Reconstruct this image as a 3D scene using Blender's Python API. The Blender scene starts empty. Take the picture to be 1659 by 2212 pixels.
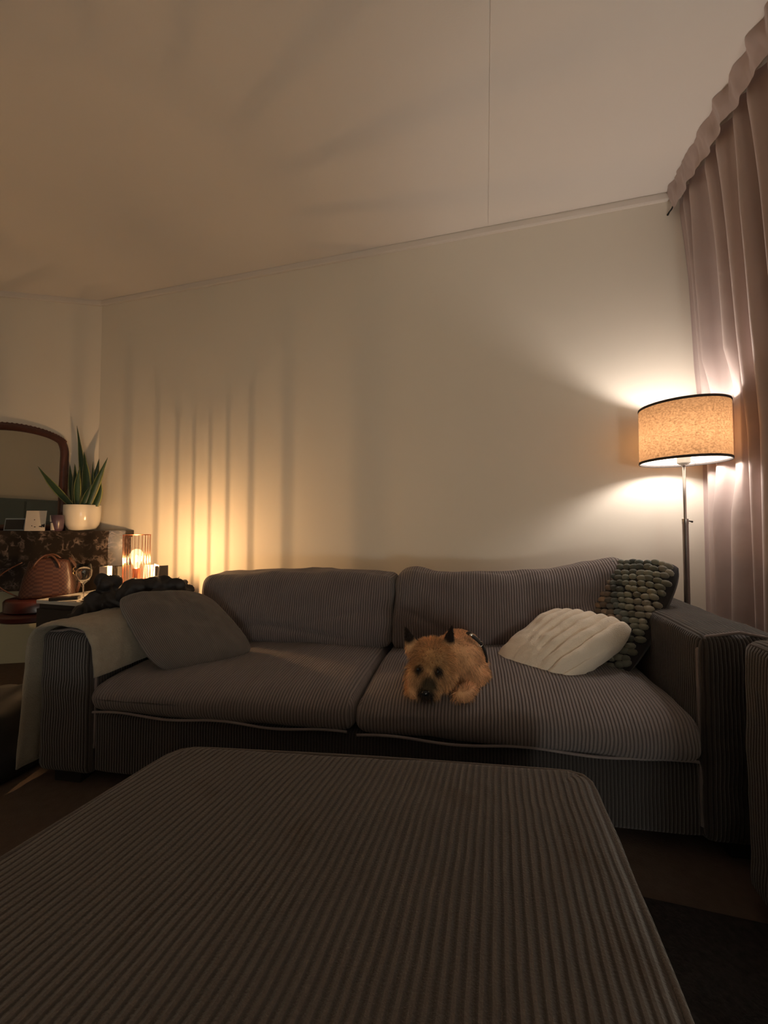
import bpy, bmesh, math, random
from mathutils import Vector, Matrix, noise
random.seed(7)
C = bpy.context.scene.collection
PI = math.pi
R = math.radians

# ------------------------------------------------------------------ camera
EYE = 1.05; YAW = R(14.8); F = 828.0; W_, H_ = 1659, 2212; HOR = 1132.0
cam = bpy.data.cameras.new('camera'); cam_o = bpy.data.objects.new('camera', cam); C.objects.link(cam_o)
cam.sensor_fit = 'HORIZONTAL'; cam.sensor_width = 36.0; cam.lens = 36.0 * F / W_
cam.clip_start = 0.02
cam_o.location = (0, 0, EYE)
PITCH = math.atan((HOR - H_ / 2) / F)
cam_o.rotation_euler = (PI / 2 + PITCH, 0, YAW)
bpy.context.scene.camera = cam_o

# ------------------------------------------------------------------ world and exposure
sc = bpy.context.scene
world = bpy.data.worlds.new('world'); sc.world = world; world.use_nodes = True
bg = world.node_tree.nodes['Background']; bg.inputs[0].default_value = (0.5, 0.55, 0.7, 1); bg.inputs[1].default_value = 0.004
sc.view_settings.view_transform = 'Standard'; sc.view_settings.look = 'None'
sc.view_settings.gamma = 1; sc.view_settings.use_curve_mapping = False
sc.view_settings.exposure = 0.06
FLOOR_LAMP_POWER = 295.0      # emission strength of the frosted bulb
FLOOR_LAMP_COL = (1.0, 0.87, 0.77)
FILAMENT_POWER = 10800.0
FILAMENT_COL = (1.0, 0.58, 0.27)
FILL_POWER = 36.0  # strength of the added fill light, out of view
FILL_COL = (1.0, 0.98, 0.88)
try:
    sc.cycles.use_denoising = True
    sc.cycles.sample_clamp_indirect = 4.0
    sc.cycles.max_bounces = 10; sc.cycles.diffuse_bounces = 6; sc.cycles.transparent_max_bounces = 16
except Exception: pass

CF = Vector((-math.sin(YAW), math.cos(YAW), 0)); CR = Vector((math.cos(YAW), math.sin(YAW), 0))
def at(px, py, fwd):
    """a point of the room at forward distance fwd"""
    p = CR * ((px - W_ / 2) / F * fwd) + CF * fwd
    p.z = EYE - (py - HOR) / F * fwd
    return p
def atz(px, py, z):
    return at(px, py, (EYE - z) * F / (py - HOR))

# ------------------------------------------------------------------ materials
def nt(name):
    m = bpy.data.materials.new(name); m.use_nodes = True
    return m, m.node_tree.nodes, m.node_tree.links, m.node_tree.nodes['Principled BSDF']
def rgba(c): return (c[0], c[1], c[2], 1)
def plain(name, col, rough=0.6, metal=0.0, nscale=0, namt=0.15, bump=0.0, bscale=200, spec=0.5, sheen=0.0, emit=None, es=0, trans=0):
    m, N, L, b = nt(name)
    b.inputs['Base Color'].default_value = rgba(col); b.inputs['Roughness'].default_value = rough
    b.inputs['Metallic'].default_value = metal; b.inputs['Specular IOR Level'].default_value = spec
    b.inputs['Sheen Weight'].default_value = sheen
    b.inputs['Transmission Weight'].default_value = trans
    tc = N.new('ShaderNodeTexCoord')
    if nscale:
        n = N.new('ShaderNodeTexNoise'); n.inputs['Scale'].default_value = nscale; n.inputs['Detail'].default_value = 5
        L.new(tc.outputs['Object'], n.inputs['Vector'])
        mx = N.new('ShaderNodeMixRGB'); mx.blend_type = 'MIX'
        mx.inputs[1].default_value = rgba([c * (1 - namt) for c in col]); mx.inputs[2].default_value = rgba([min(1, c * (1 + namt)) for c in col])
        L.new(n.outputs['Fac'], mx.inputs[0]); L.new(mx.outputs[0], b.inputs['Base Color'])
    if bump:
        n2 = N.new('ShaderNodeTexNoise'); n2.inputs['Scale'].default_value = bscale; n2.inputs['Detail'].default_value = 3
        L.new(tc.outputs['Object'], n2.inputs['Vector'])
        bp = N.new('ShaderNodeBump'); bp.inputs['Strength'].default_value = bump; bp.inputs['Distance'].default_value = 0.004
        L.new(n2.outputs['Fac'], bp.inputs['Height']); L.new(bp.outputs[0], b.inputs['Normal'])
    if emit: b.inputs['Emission Color'].default_value = rgba(emit); b.inputs['Emission Strength'].default_value = es
    return m

def corduroy(name, col, pitch=0.012, depth=0.0035, strength=1.0, groove=0.45, stains=0.0):
    m, N, L, b = nt(name)
    b.inputs['Roughness'].default_value = 0.95; b.inputs['Specular IOR Level'].default_value = 0.15
    b.inputs['Sheen Weight'].default_value = 0.25; b.inputs['Sheen Roughness'].default_value = 0.5
    uv = N.new('ShaderNodeUVMap'); uv.uv_map = 'UVMap'
    sp = N.new('ShaderNodeSeparateXYZ'); L.new(uv.outputs[0], sp.inputs[0])
    tc = N.new('ShaderNodeTexCoord')
    wob = N.new('ShaderNodeTexNoise'); wob.inputs['Scale'].default_value = 9; L.new(uv.outputs[0], wob.inputs['Vector'])
    wm = N.new('ShaderNodeMath'); wm.operation = 'MULTIPLY_ADD'; wm.inputs[1].default_value = 0.006; L.new(wob.outputs['Fac'], wm.inputs[0]); L.new(sp.outputs['X'], wm.inputs[2])
    a = N.new('ShaderNodeMath'); a.operation = 'MULTIPLY'; a.inputs[1].default_value = 2 * PI / pitch; L.new(wm.outputs[0], a.inputs[0])
    s = N.new('ShaderNodeMath'); s.operation = 'SINE'; L.new(a.outputs[0], s.inputs[0])
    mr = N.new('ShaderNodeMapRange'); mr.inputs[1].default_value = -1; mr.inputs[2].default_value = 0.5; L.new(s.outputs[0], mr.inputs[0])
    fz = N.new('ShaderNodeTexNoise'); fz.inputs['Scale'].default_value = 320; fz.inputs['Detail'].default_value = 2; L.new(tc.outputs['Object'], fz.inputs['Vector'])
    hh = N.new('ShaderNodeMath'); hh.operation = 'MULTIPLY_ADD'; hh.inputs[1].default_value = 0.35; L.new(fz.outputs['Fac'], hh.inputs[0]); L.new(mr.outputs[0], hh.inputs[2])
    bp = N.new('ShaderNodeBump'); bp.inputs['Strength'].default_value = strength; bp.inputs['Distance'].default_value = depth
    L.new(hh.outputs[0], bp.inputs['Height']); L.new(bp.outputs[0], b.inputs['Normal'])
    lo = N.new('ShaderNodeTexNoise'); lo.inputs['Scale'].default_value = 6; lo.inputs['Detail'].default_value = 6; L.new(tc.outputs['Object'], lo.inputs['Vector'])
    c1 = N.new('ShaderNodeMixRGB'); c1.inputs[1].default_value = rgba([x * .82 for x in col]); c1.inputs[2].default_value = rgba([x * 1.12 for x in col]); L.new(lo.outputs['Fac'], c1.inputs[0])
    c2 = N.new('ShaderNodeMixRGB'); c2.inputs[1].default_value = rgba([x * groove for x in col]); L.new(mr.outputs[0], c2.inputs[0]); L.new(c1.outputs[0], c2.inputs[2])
    out = c2
    if stains:
        st = N.new('ShaderNodeTexNoise'); st.inputs['Scale'].default_value = 7.5; st.inputs['Detail'].default_value = 3; L.new(tc.outputs['Object'], st.inputs['Vector'])
        rp = N.new('ShaderNodeMapRange'); rp.inputs[1].default_value = 0.62; rp.inputs[2].default_value = 0.72; rp.inputs[4].default_value = stains; L.new(st.outputs['Fac'], rp.inputs[0])
        c3 = N.new('ShaderNodeMixRGB'); c3.inputs[2].default_value = (0.05, 0.03, 0.015, 1); L.new(rp.outputs[0], c3.inputs[0]); L.new(c2.outputs[0], c3.inputs[1]); out = c3
    L.new(out.outputs[0], b.inputs['Base Color'])
    return m

def attr_mat(name, rough=0.8, spec=0.2, sheen=0.2, nscale=0):
    m, N, L, b = nt(name)
    a = N.new('ShaderNodeAttribute'); a.attribute_name = 'Col'
    L.new(a.outputs['Color'], b.inputs['Base Color'])
    b.inputs['Roughness'].default_value = rough; b.inputs['Specular IOR Level'].default_value = spec; b.inputs['Sheen Weight'].default_value = sheen
    return m

M = {}
M['wall'] = plain('wall_paint', (0.84, 0.79, 0.70), 0.85, nscale=2.2, namt=0.02, bump=0.06, bscale=260, spec=0.2)
M['ceil'] = plain('ceiling_paint', (0.88, 0.84, 0.80), 0.8, nscale=2, namt=0.02, bump=0.05, bscale=200, spec=0.2)
M['trim'] = plain('trim_paint', (0.80, 0.75, 0.70), 0.5, nscale=3, namt=0.02)
M['floor'] = plain('floor_carpet', (0.11, 0.082, 0.066), 0.9, nscale=30, namt=0.25, bump=0.6, bscale=180, spec=0.1)
M['rug'] = plain('rug_pile', (0.035, 0.032, 0.031), 1.0, nscale=60, namt=0.5, bump=1.0, bscale=120, spec=0.05)
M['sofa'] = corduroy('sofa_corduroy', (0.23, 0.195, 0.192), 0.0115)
M['sofa_shaded'] = corduroy('sofa_shaded_corduroy', (0.062, 0.054, 0.052), 0.0115)  # same corduroy darkened: shade on fronts, arms and frames put into the colour
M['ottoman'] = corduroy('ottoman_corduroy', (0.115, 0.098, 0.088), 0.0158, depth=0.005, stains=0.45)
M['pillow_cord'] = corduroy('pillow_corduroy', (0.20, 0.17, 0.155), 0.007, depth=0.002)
M['blanket'] = plain('blanket_fleece', (0.30, 0.265, 0.21), 1.0, nscale=40, namt=0.15, bump=0.8, bscale=160, sheen=0.3, spec=0.1)
M['jacket'] = plain('jacket_cloth', (0.018, 0.016, 0.018), 0.6, nscale=12, namt=0.3, bump=0.3, bscale=60)
M['jacket_lining'] = plain('jacket_lining', (0.09, 0.05, 0.04), 0.8, nscale=12, namt=0.2)
M['white_knit'] = plain('white_plush', (0.88, 0.79, 0.67), 1.0, nscale=30, namt=0.06, bump=0.7, bscale=220, sheen=0.3, spec=0.1)
M['wool'] = attr_mat('chunky_wool', 0.95, 0.1, 0.3)
M['dark_fabric'] = plain('dark_backing', (0.03, 0.028, 0.03), 0.95, nscale=20, namt=0.2)
M['curtain'] = None
M['metal'] = plain('brushed_steel', (0.42, 0.38, 0.36), 0.35, 1.0, nscale=40, namt=0.08)
M['copper'] = plain('copper_wire', (0.75, 0.33, 0.20), 0.3, 1.0, nscale=20, namt=0.1)
M['white_plastic'] = plain('white_plastic', (0.85, 0.82, 0.78), 0.45, nscale=5, namt=0.02)
M['black_trim'] = plain('black_trim', (0.035, 0.028, 0.025), 0.8, nscale=80, namt=0.2)
M['black_wood'] = plain('black_wood', (0.016, 0.014, 0.014), 0.45, nscale=18, namt=0.3)
M['table_white'] = plain('white_tabletop', (0.55, 0.54, 0.50), 0.25, nscale=6, namt=0.04)
M['red_lacquer'] = plain('red_leather', (0.055, 0.012, 0.010), 0.3, nscale=14, namt=0.3, bump=0.15, bscale=90)
M['mirror_wood'] = plain('mahogany_frame', (0.075, 0.026, 0.018), 0.45, nscale=30, namt=0.35, bump=0.4, bscale=70)
M['mirror'] = plain('mirror_glass', (0.80, 0.82, 0.80), 0.02, 1.0, nscale=2, namt=0.02)
M['pot'] = plain('white_glazed_ceramic', (0.78, 0.74, 0.66), 0.18, nscale=5, namt=0.02)
M['soil'] = plain('potting_soil', (0.03, 0.022, 0.015), 1.0, nscale=60, namt=0.5, bump=1, bscale=120)
M['panel'] = plain('cream_gloss_panel', (0.46, 0.44, 0.31), 0.18, nscale=5, namt=0.05, bump=0.25, bscale=35)
M['black'] = plain('matte_black', (0.012, 0.012, 0.012), 0.7, nscale=30, namt=0.3)
M['black_gloss'] = plain('gloss_black', (0.012, 0.012, 0.014), 0.15, nscale=30, namt=0.2)
M['chrome'] = plain('chrome', (0.8, 0.75, 0.68), 0.15, 1.0, nscale=30, namt=0.05)
M['brass'] = plain('brass', (0.85, 0.6, 0.28), 0.25, 1.0, nscale=30, namt=0.05)
M['cabinet'] = plain('blue_grey_paint', (0.12, 0.16, 0.17), 0.6, nscale=4, namt=0.06)
M['paper'] = plain('card_paper', (0.80, 0.72, 0.62), 0.7, nscale=10, namt=0.03)
M['pink'] = plain('pink_card', (0.62, 0.22, 0.22), 0.7, nscale=60, namt=0.5)
M['green'] = plain('green_card', (0.10, 0.15, 0.05), 0.7, nscale=20, namt=0.2)
M['frame_grey'] = plain('grey_backing', (0.22, 0.19, 0.155), 0.8, nscale=30, namt=0.1)
M['frame_blue'] = plain('blue_grey_plastic', (0.25, 0.29, 0.32), 0.5, nscale=10, namt=0.05)
M['wax'] = plain('candle_wax', (0.80, 0.62, 0.48), 0.35, nscale=30, namt=0.12)
M['purple'] = plain('dark_purple_glaze', (0.07, 0.045, 0.07), 0.3, nscale=12, namt=0.3)

# wine glass: clear glass
m, N, L, b = nt('clear_glass'); M['glass'] = m
b.inputs['Transmission Weight'].default_value = 1; b.inputs['Roughness'].default_value = 0.01; b.inputs['IOR'].default_value = 1.45

# curtain: cotton voile that lets some light through
m, N, L, b = nt('curtain_cloth'); M['curtain'] = m
b.inputs['Base Color'].default_value = (0.58, 0.48, 0.46, 1); b.inputs['Roughness'].default_value = 0.75; b.inputs['Sheen Weight'].default_value = 0.3
b.inputs['Specular IOR Level'].default_value = 0.3
tr = N.new('ShaderNodeBsdfTranslucent'); tr.inputs[0].default_value = (0.5, 0.38, 0.34, 1)
mx = N.new('ShaderNodeMixShader'); mx.inputs[0].default_value = 0.22
L.new(b.outputs[0], mx.inputs[1]); L.new(tr.outputs[0], mx.inputs[2]); L.new(mx.outputs[0], N['Material Output'].inputs[0])
tcn = N.new('ShaderNodeTexCoord'); nn = N.new('ShaderNodeTexNoise'); nn.inputs['Scale'].default_value = 14; L.new(tcn.outputs['Object'], nn.inputs['Vector'])
bp = N.new('ShaderNodeBump'); bp.inputs['Strength'].default_value = 0.25; bp.inputs['Distance'].default_value = 0.01; L.new(nn.outputs['Fac'], bp.inputs['Height']); L.new(bp.outputs[0], b.inputs['Normal'])

# linen lamp shade: woven cloth, translucent
m, N, L, b = nt('linen_shade'); M['shade'] = m
tcn = N.new('ShaderNodeTexCoord'); mp = N.new('ShaderNodeMapping'); mp.inputs['Scale'].default_value = (1, 1, 1.6); L.new(tcn.outputs['Object'], mp.inputs[0])
n1 = N.new('ShaderNodeTexNoise'); n1.inputs['Scale'].default_value = 110; n1.inputs['Detail'].default_value = 4; n1.inputs['Roughness'].default_value = 0.7; L.new(mp.outputs[0], n1.inputs['Vector'])
rp = N.new('ShaderNodeMapRange'); rp.inputs[1].default_value = 0.35; rp.inputs[2].default_value = 0.62; L.new(n1.outputs['Fac'], rp.inputs[0])
cm = N.new('ShaderNodeMixRGB'); cm.inputs[1].default_value = (0.055, 0.027, 0.011, 1); cm.inputs[2].default_value = (0.175, 0.094, 0.042, 1); L.new(rp.outputs[0], cm.inputs[0])
tr = N.new('ShaderNodeBsdfTranslucent'); L.new(cm.outputs[0], tr.inputs[0])
df = N.new('ShaderNodeBsdfDiffuse'); 
geo = N.new('ShaderNodeNewGeometry')
cd = N.new('ShaderNodeMixRGB'); cd.inputs[1].default_value = (0.36, 0.25, 0.15, 1); cd.inputs[2].default_value = (0.8, 0.76, 0.68, 1); L.new(geo.outputs['Backfacing'], cd.inputs[0]); L.new(cd.outputs[0], df.inputs[0])
ms = N.new('ShaderNodeMixShader'); ms.inputs[0].default_value = 0.5; L.new(df.outputs[0], ms.inputs[1]); L.new(tr.outputs[0], ms.inputs[2]); L.new(ms.outputs[0], N['Material Output'].inputs[0])

def emitter(name, col, s):
    m, N, L, b = nt(name); N.remove(b)
    e = N.new('ShaderNodeEmission'); e.inputs[0].default_value = rgba(col); e.inputs[1].default_value = s
    L.new(e.outputs[0], N['Material Output'].inputs[0]); return m
M['bulb'] = emitter('frosted_bulb', FLOOR_LAMP_COL, FLOOR_LAMP_POWER)
M['filament'] = emitter('glowing_filament', FILAMENT_COL, FILAMENT_POWER)
M['globe'] = emitter('fill_globe', FILL_COL, FILL_POWER)
m, N, L, b = nt('amber_bulb_glass'); M['bulb_glass'] = m; N.remove(b)
tp = N.new('ShaderNodeBsdfTransparent'); tp.inputs[0].default_value = (0.97, 0.93, 0.85, 1)
e = N.new('ShaderNodeEmission'); e.inputs[0].default_value = (1, 0.62, 0.28, 1); e.inputs[1].default_value = 0.9
lw = N.new('ShaderNodeLayerWeight'); lw.inputs[0].default_value = 0.35
gl = N.new('ShaderNodeBsdfGlossy'); gl.inputs['Roughness'].default_value = 0.05
ad = N.new('ShaderNodeAddShader'); L.new(tp.outputs[0], ad.inputs[0]); L.new(e.outputs[0], ad.inputs[1])
L.new(ad.outputs[0], N['Material Output'].inputs[0])

# marble: dark, white veins
m, N, L, b = nt('dark_veined_marble'); M['marble'] = m
b.inputs['Roughness'].default_value = 0.28
tcn = N.new('ShaderNodeTexCoord')
wn = N.new('ShaderNodeTexNoise'); wn.inputs['Scale'].default_value = 5; wn.inputs['Detail'].default_value = 8; L.new(tcn.outputs['Object'], wn.inputs['Vector'])
vm = N.new('ShaderNodeVectorMath'); vm.operation = 'MULTIPLY_ADD'; vm.inputs[1].default_value = (.8, .8, .8); L.new(wn.outputs['Color'], vm.inputs[0]); L.new(tcn.outputs['Object'], vm.inputs[2])
vo = N.new('ShaderNodeTexVoronoi'); vo.feature = 'DISTANCE_TO_EDGE'; vo.inputs['Scale'].default_value = 8; L.new(vm.outputs[0], vo.inputs['Vector'])
rp = N.new('ShaderNodeMapRange'); rp.inputs[1].default_value = 0.0; rp.inputs[2].default_value = 0.13; rp.inputs[3].default_value = 1; rp.inputs[4].default_value = 0; L.new(vo.outputs['Distance'], rp.inputs[0])
n3 = N.new('ShaderNodeTexNoise'); n3.inputs['Scale'].default_value = 16; n3.inputs['Detail'].default_value = 6; L.new(tcn.outputs['Object'], n3.inputs['Vector'])
r3 = N.new('ShaderNodeMapRange'); r3.inputs[1].default_value = 0.45; r3.inputs[2].default_value = 0.68; L.new(n3.outputs['Fac'], r3.inputs[0])
mm = N.new('ShaderNodeMath'); mm.operation = 'MULTIPLY'; L.new(rp.outputs[0], mm.inputs[0]); L.new(r3.outputs[0], mm.inputs[1])
mm2 = N.new('ShaderNodeMath'); mm2.operation = 'MULTIPLY'; mm2.inputs[1].default_value = 0.8; L.new(mm.outputs[0], mm2.inputs[0])
cm = N.new('ShaderNodeMixRGB'); cm.inputs[1].default_value = (0.028, 0.021, 0.017, 1); cm.inputs[2].default_value = (0.34, 0.27, 0.24, 1); L.new(mm2.outputs[0], cm.inputs[0]); L.new(cm.outputs[0], b.inputs['Base Color'])

# chequered bag leather
m, N, L, b = nt('chequered_leather'); M['bag'] = m
b.inputs['Roughness'].default_value = 0.45
uv = N.new('ShaderNodeUVMap'); uv.uv_map = 'UVMap'
ck = N.new('ShaderNodeTexChecker'); ck.inputs['Scale'].default_value = 78; ck.inputs[1].default_value = (0.065, 0.028, 0.018, 1); ck.inputs[2].default_value = (0.034, 0.011, 0.009, 1)
L.new(uv.outputs[0], ck.inputs['Vector']); L.new(ck.outputs[0], b.inputs['Base Color'])
M['bag_trim'] = plain('brown_leather', (0.07, 0.028, 0.016), 0.4, nscale=30, namt=0.2)

# snake plant leaf: dark green with pale margin
m, N, L, b = nt('snake_plant_leaf'); M['leaf'] = m
b.inputs['Roughness'].default_value = 0.4
uv = N.new('ShaderNodeUVMap'); uv.uv_map = 'UVMap'; sp = N.new('ShaderNodeSeparateXYZ'); L.new(uv.outputs[0], sp.inputs[0])
n4 = N.new('ShaderNodeTexNoise'); n4.inputs['Scale'].default_value = 30; mp = N.new('ShaderNodeMapping'); mp.inputs['Scale'].default_value = (.1, 1, 1); L.new(uv.outputs[0], mp.inputs[0]); L.new(mp.outputs[0], n4.inputs['Vector'])
g = N.new('ShaderNodeMixRGB'); g.inputs[1].default_value = (0.012, 0.032, 0.014, 1); g.inputs[2].default_value = (0.035, 0.075, 0.03, 1); L.new(n4.outputs['Fac'], g.inputs[0])
ab = N.new('ShaderNodeMath'); ab.operation = 'SUBTRACT'; ab.inputs[1].default_value = 0.5; L.new(sp.outputs['X'], ab.inputs[0])
ab2 = N.new('ShaderNodeMath'); ab2.operation = 'ABSOLUTE'; L.new(ab.outputs[0], ab2.inputs[0])
gt = N.new('ShaderNodeMath'); gt.operation = 'GREATER_THAN'; gt.inputs[1].default_value = 0.39; L.new(ab2.outputs[0], gt.inputs[0])
cm = N.new('ShaderNodeMixRGB'); cm.inputs[2].default_value = (0.24, 0.25, 0.09, 1); L.new(gt.outputs[0], cm.inputs[0]); L.new(g.outputs[0], cm.inputs[1]); L.new(cm.outputs[0], b.inputs['Base Color'])

# ------------------------------------------------------------------ mesh helpers
class MB:
    def __init__(s): s.v = []; s.f = []; s.uv = []; s.col = []; s.usecol = False
    def add(s, vs, fs, uvs=None, col=None):
        o = len(s.v); s.v += [Vector(p) for p in vs]
        s.uv += list(uvs) if uvs else [(0, 0)] * len(vs)
        if col is not None: s.usecol = True
        if isinstance(col, list): s.col += col
        else: s.col += [col or (1, 1, 1)] * len(vs)
        s.f += [tuple(i + o for i in f) for f in fs]
    def box(s, c, size, rot=0, bevel=0.0, M4=None):
        bm = bmesh.new(); bmesh.ops.create_cube(bm, size=1)
        bmesh.ops.scale(bm, vec=size, verts=bm.verts)
        if bevel: bmesh.ops.bevel(bm, geom=bm.edges[:], offset=bevel, segments=3, affect='EDGES', profile=0.6)
        mat = (M4 if M4 is not None else Matrix.Translation(c) @ Matrix.Rotation(rot, 4, 'Z'))
        lv = [v.co.copy() for v in bm.verts]
        s.add([mat @ p for p in lv], [[v.index for v in f.verts] for f in bm.faces], [(p.x + p.y, p.z) for p in lv]); bm.free()
    def lathe(s, c, prof, seg=32, axis=None, close=False):
        vs = []; n = len(prof); rot = Vector((0, 0, 1)).rotation_difference(Vector(axis)).to_matrix() if axis else Matrix.Identity(3)
        for k in range(seg):
            a = 2 * PI * k / seg
            for (r, z) in prof: vs.append(Vector(c) + rot @ Vector((r * math.cos(a), r * math.sin(a), z)))
        fs = []
        for k in range(seg):
            k2 = (k + 1) % seg
            for i in range(n - 1): fs.append((k * n + i, k2 * n + i, k2 * n + i + 1, k * n + i + 1))
            if close: fs.append((k * n + n - 1, k2 * n + n - 1, k2 * n, k * n))
        s.add(vs, fs, [(k / seg, i / n) for k in range(seg) for i in range(n)])
    def tube(s, pts, r, seg=10, caps=True, flat=1.0):
        pts = [Vector(p) for p in pts]; n = len(pts); vs = []; up = None
        rr = r if isinstance(r, (list, tuple)) else [r] * n
        for i, p in enumerate(pts):
            t = (pts[min(i + 1, n - 1)] - pts[max(i - 1, 0)]).normalized()
            if up is None:
                up = Vector((0, 0, 1)) if abs(t.z) < 0.9 else Vector((1, 0, 0))
            a = t.cross(up).normalized(); b = a.cross(t).normalized(); up = b
            for k in range(seg):
                th = 2 * PI * k / seg; vs.append(p + a * (rr[i] * math.cos(th)) + b * (rr[i] * math.sin(th) * flat))
        fs = [(i * seg + k, i * seg + (k + 1) % seg, (i + 1) * seg + (k + 1) % seg, (i + 1) * seg + k) for i in range(n - 1) for k in range(seg)]
        if caps: fs += [tuple(reversed(range(seg))), tuple(range((n - 1) * seg, n * seg))]
        s.add(vs, fs)
    def ball(s, c, rad, seg=16, ring=10, M3=None, col=None):
        vs = []; rad = Vector(rad) if not isinstance(rad, (int, float)) else Vector((rad,) * 3)
        for i in range(ring + 1):
            ph = PI * i / ring
            for k in range(seg):
                th = 2 * PI * k / seg
                p = Vector((math.sin(ph) * math.cos(th) * rad.x, math.sin(ph) * math.sin(th) * rad.y, math.cos(ph) * rad.z))
                if M3 is not None: p = M3 @ p
                vs.append(Vector(c) + p)
        fs = [(i * seg + k, (i + 1) * seg + k, (i + 1) * seg + (k + 1) % seg, i * seg + (k + 1) % seg) for i in range(ring) for k in range(seg)]
        s.add(vs, fs, None, col)
    def build(s, name, mat, parent=None, smooth=True, weld=False, auto=None):
        me = bpy.data.meshes.new(name)
        off = parent_origin(parent)
        me.from_pydata([p - off for p in s.v], [], s.f)
        uvl = me.uv_layers.new(name='UVMap')
        for lp in me.loops: uvl.data[lp.index].uv = s.uv[lp.vertex_index]
        if s.usecol:
            ca = me.color_attributes.new('Col', 'FLOAT_COLOR', 'POINT')
            for i, c in enumerate(s.col): ca.data[i].color = (c[0], c[1], c[2], 1)
        if weld:
            bm = bmesh.new(); bm.from_mesh(me); bmesh.ops.remove_doubles(bm, verts=bm.verts, dist=1e-5); bmesh.ops.recalc_face_normals(bm, faces=bm.faces); bm.to_mesh(me); bm.free()
        if smooth:
            for p in me.polygons: p.use_smooth = True
        if auto:
            try: me.set_sharp_from_angle(angle=R(auto))
            except Exception: pass
        me.materials.append(mat)
        o = bpy.data.objects.new(name, me); C.objects.link(o); o.parent = parent
        return o
def parent_origin(p):
    v = Vector((0, 0, 0))
    while p is not None: v = v + p.location; p = p.parent
    return v
def tag(o, label, cat=None, group=None):
    o['label'] = label
    if cat: o['category'] = cat
    if group: o['group'] = group
    return o
def thing(name, loc, label, cat, group=None):
    o = bpy.data.objects.new(name, None); C.objects.link(o); o.location = loc; o.empty_display_size = 0.05
    return tag(o, label, cat, group)
def struct(name, mb, mat, smooth=False, parent=None):
    o = mb.build(name, mat, parent, smooth=smooth)
    if parent is None: o['kind'] = 'structure'
    return o

def soft_box(mb, a, b, c, r, place, crown=(0, 0, 0), n=22, ribaxis='x', wr=0.0, seed=0, sag=None, pw=2.2):
    """rounded upholstered block of half sizes a, b, c; place maps local -> world"""
    a0, b0, c0 = a - r, b - r, c - r
    for (ax, sg) in ((0, 1), (0, -1), (1, 1), (1, -1), (2, 1), (2, -1)):
        vs = []; uvs = []
        for i in range(n + 1):
            for j in range(n + 1):
                s_ = -1 + 2 * i / n; t_ = -1 + 2 * j / n
                s_ = math.sin(s_ * PI / 2) * .35 + s_ * .65; t_ = math.sin(t_ * PI / 2) * .35 + t_ * .65
                q = [0, 0, 0]; q[ax] = sg; q[(ax + 1) % 3] = s_; q[(ax + 2) % 3] = t_
                full = Vector((q[0] * a, q[1] * b, q[2] * c))
                core = Vector((max(-a0, min(a0, full.x)), max(-b0, min(b0, full.y)), max(-c0, min(c0, full.z))))
                d = full - core
                p = core + (d.normalized() * r if d.length > 1e-9 else Vector((0, 0, 0)))
                X, Y, Z = p.x / a, p.y / b, p.z / c
                fx = (1 - abs(Y) ** pw) * (1 - abs(Z) ** pw); fy = (1 - abs(X) ** pw) * (1 - abs(Z) ** pw); fz = (1 - abs(X) ** pw) * (1 - abs(Y) ** pw)
                uvx = p.copy()
                p = p + Vector((crown[0] * X * fx, crown[1] * Y * fy, crown[2] * (Z if abs(Z) > .0 else 0) * fz))
                if wr:
                    nz = noise.noise(Vector((p.x * 5 + seed, p.y * 7, p.z * 11))) + .5 * noise.noise(Vector((p.x * 13 + seed, p.y * 13, p.z * 19)))
                    nrm = Vector((X ** 3, Y ** 3, Z ** 3)); 
                    if nrm.length > 0: p = p + nrm.normalized() * nz * wr
                if sag: p = sag(p, X, Y, Z)
                vs.append(place(p))
                if ribaxis == 'x': uvs.append((uvx.x if ax != 0 else uvx.y, uvx.y + uvx.z))
                elif ribaxis == 'y': uvs.append((uvx.y if ax != 1 else uvx.x, uvx.x + uvx.z))
                else: uvs.append((uvx.z, uvx.x + uvx.y))
        fs = []
        for i in range(n):
            for j in range(n):
                q4 = (i * (n + 1) + j, (i + 1) * (n + 1) + j, (i + 1) * (n + 1) + j + 1, i * (n + 1) + j + 1)
                fs.append(q4 if sg > 0 else tuple(reversed(q4)))
        mb.add(vs, fs, uvs)

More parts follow.
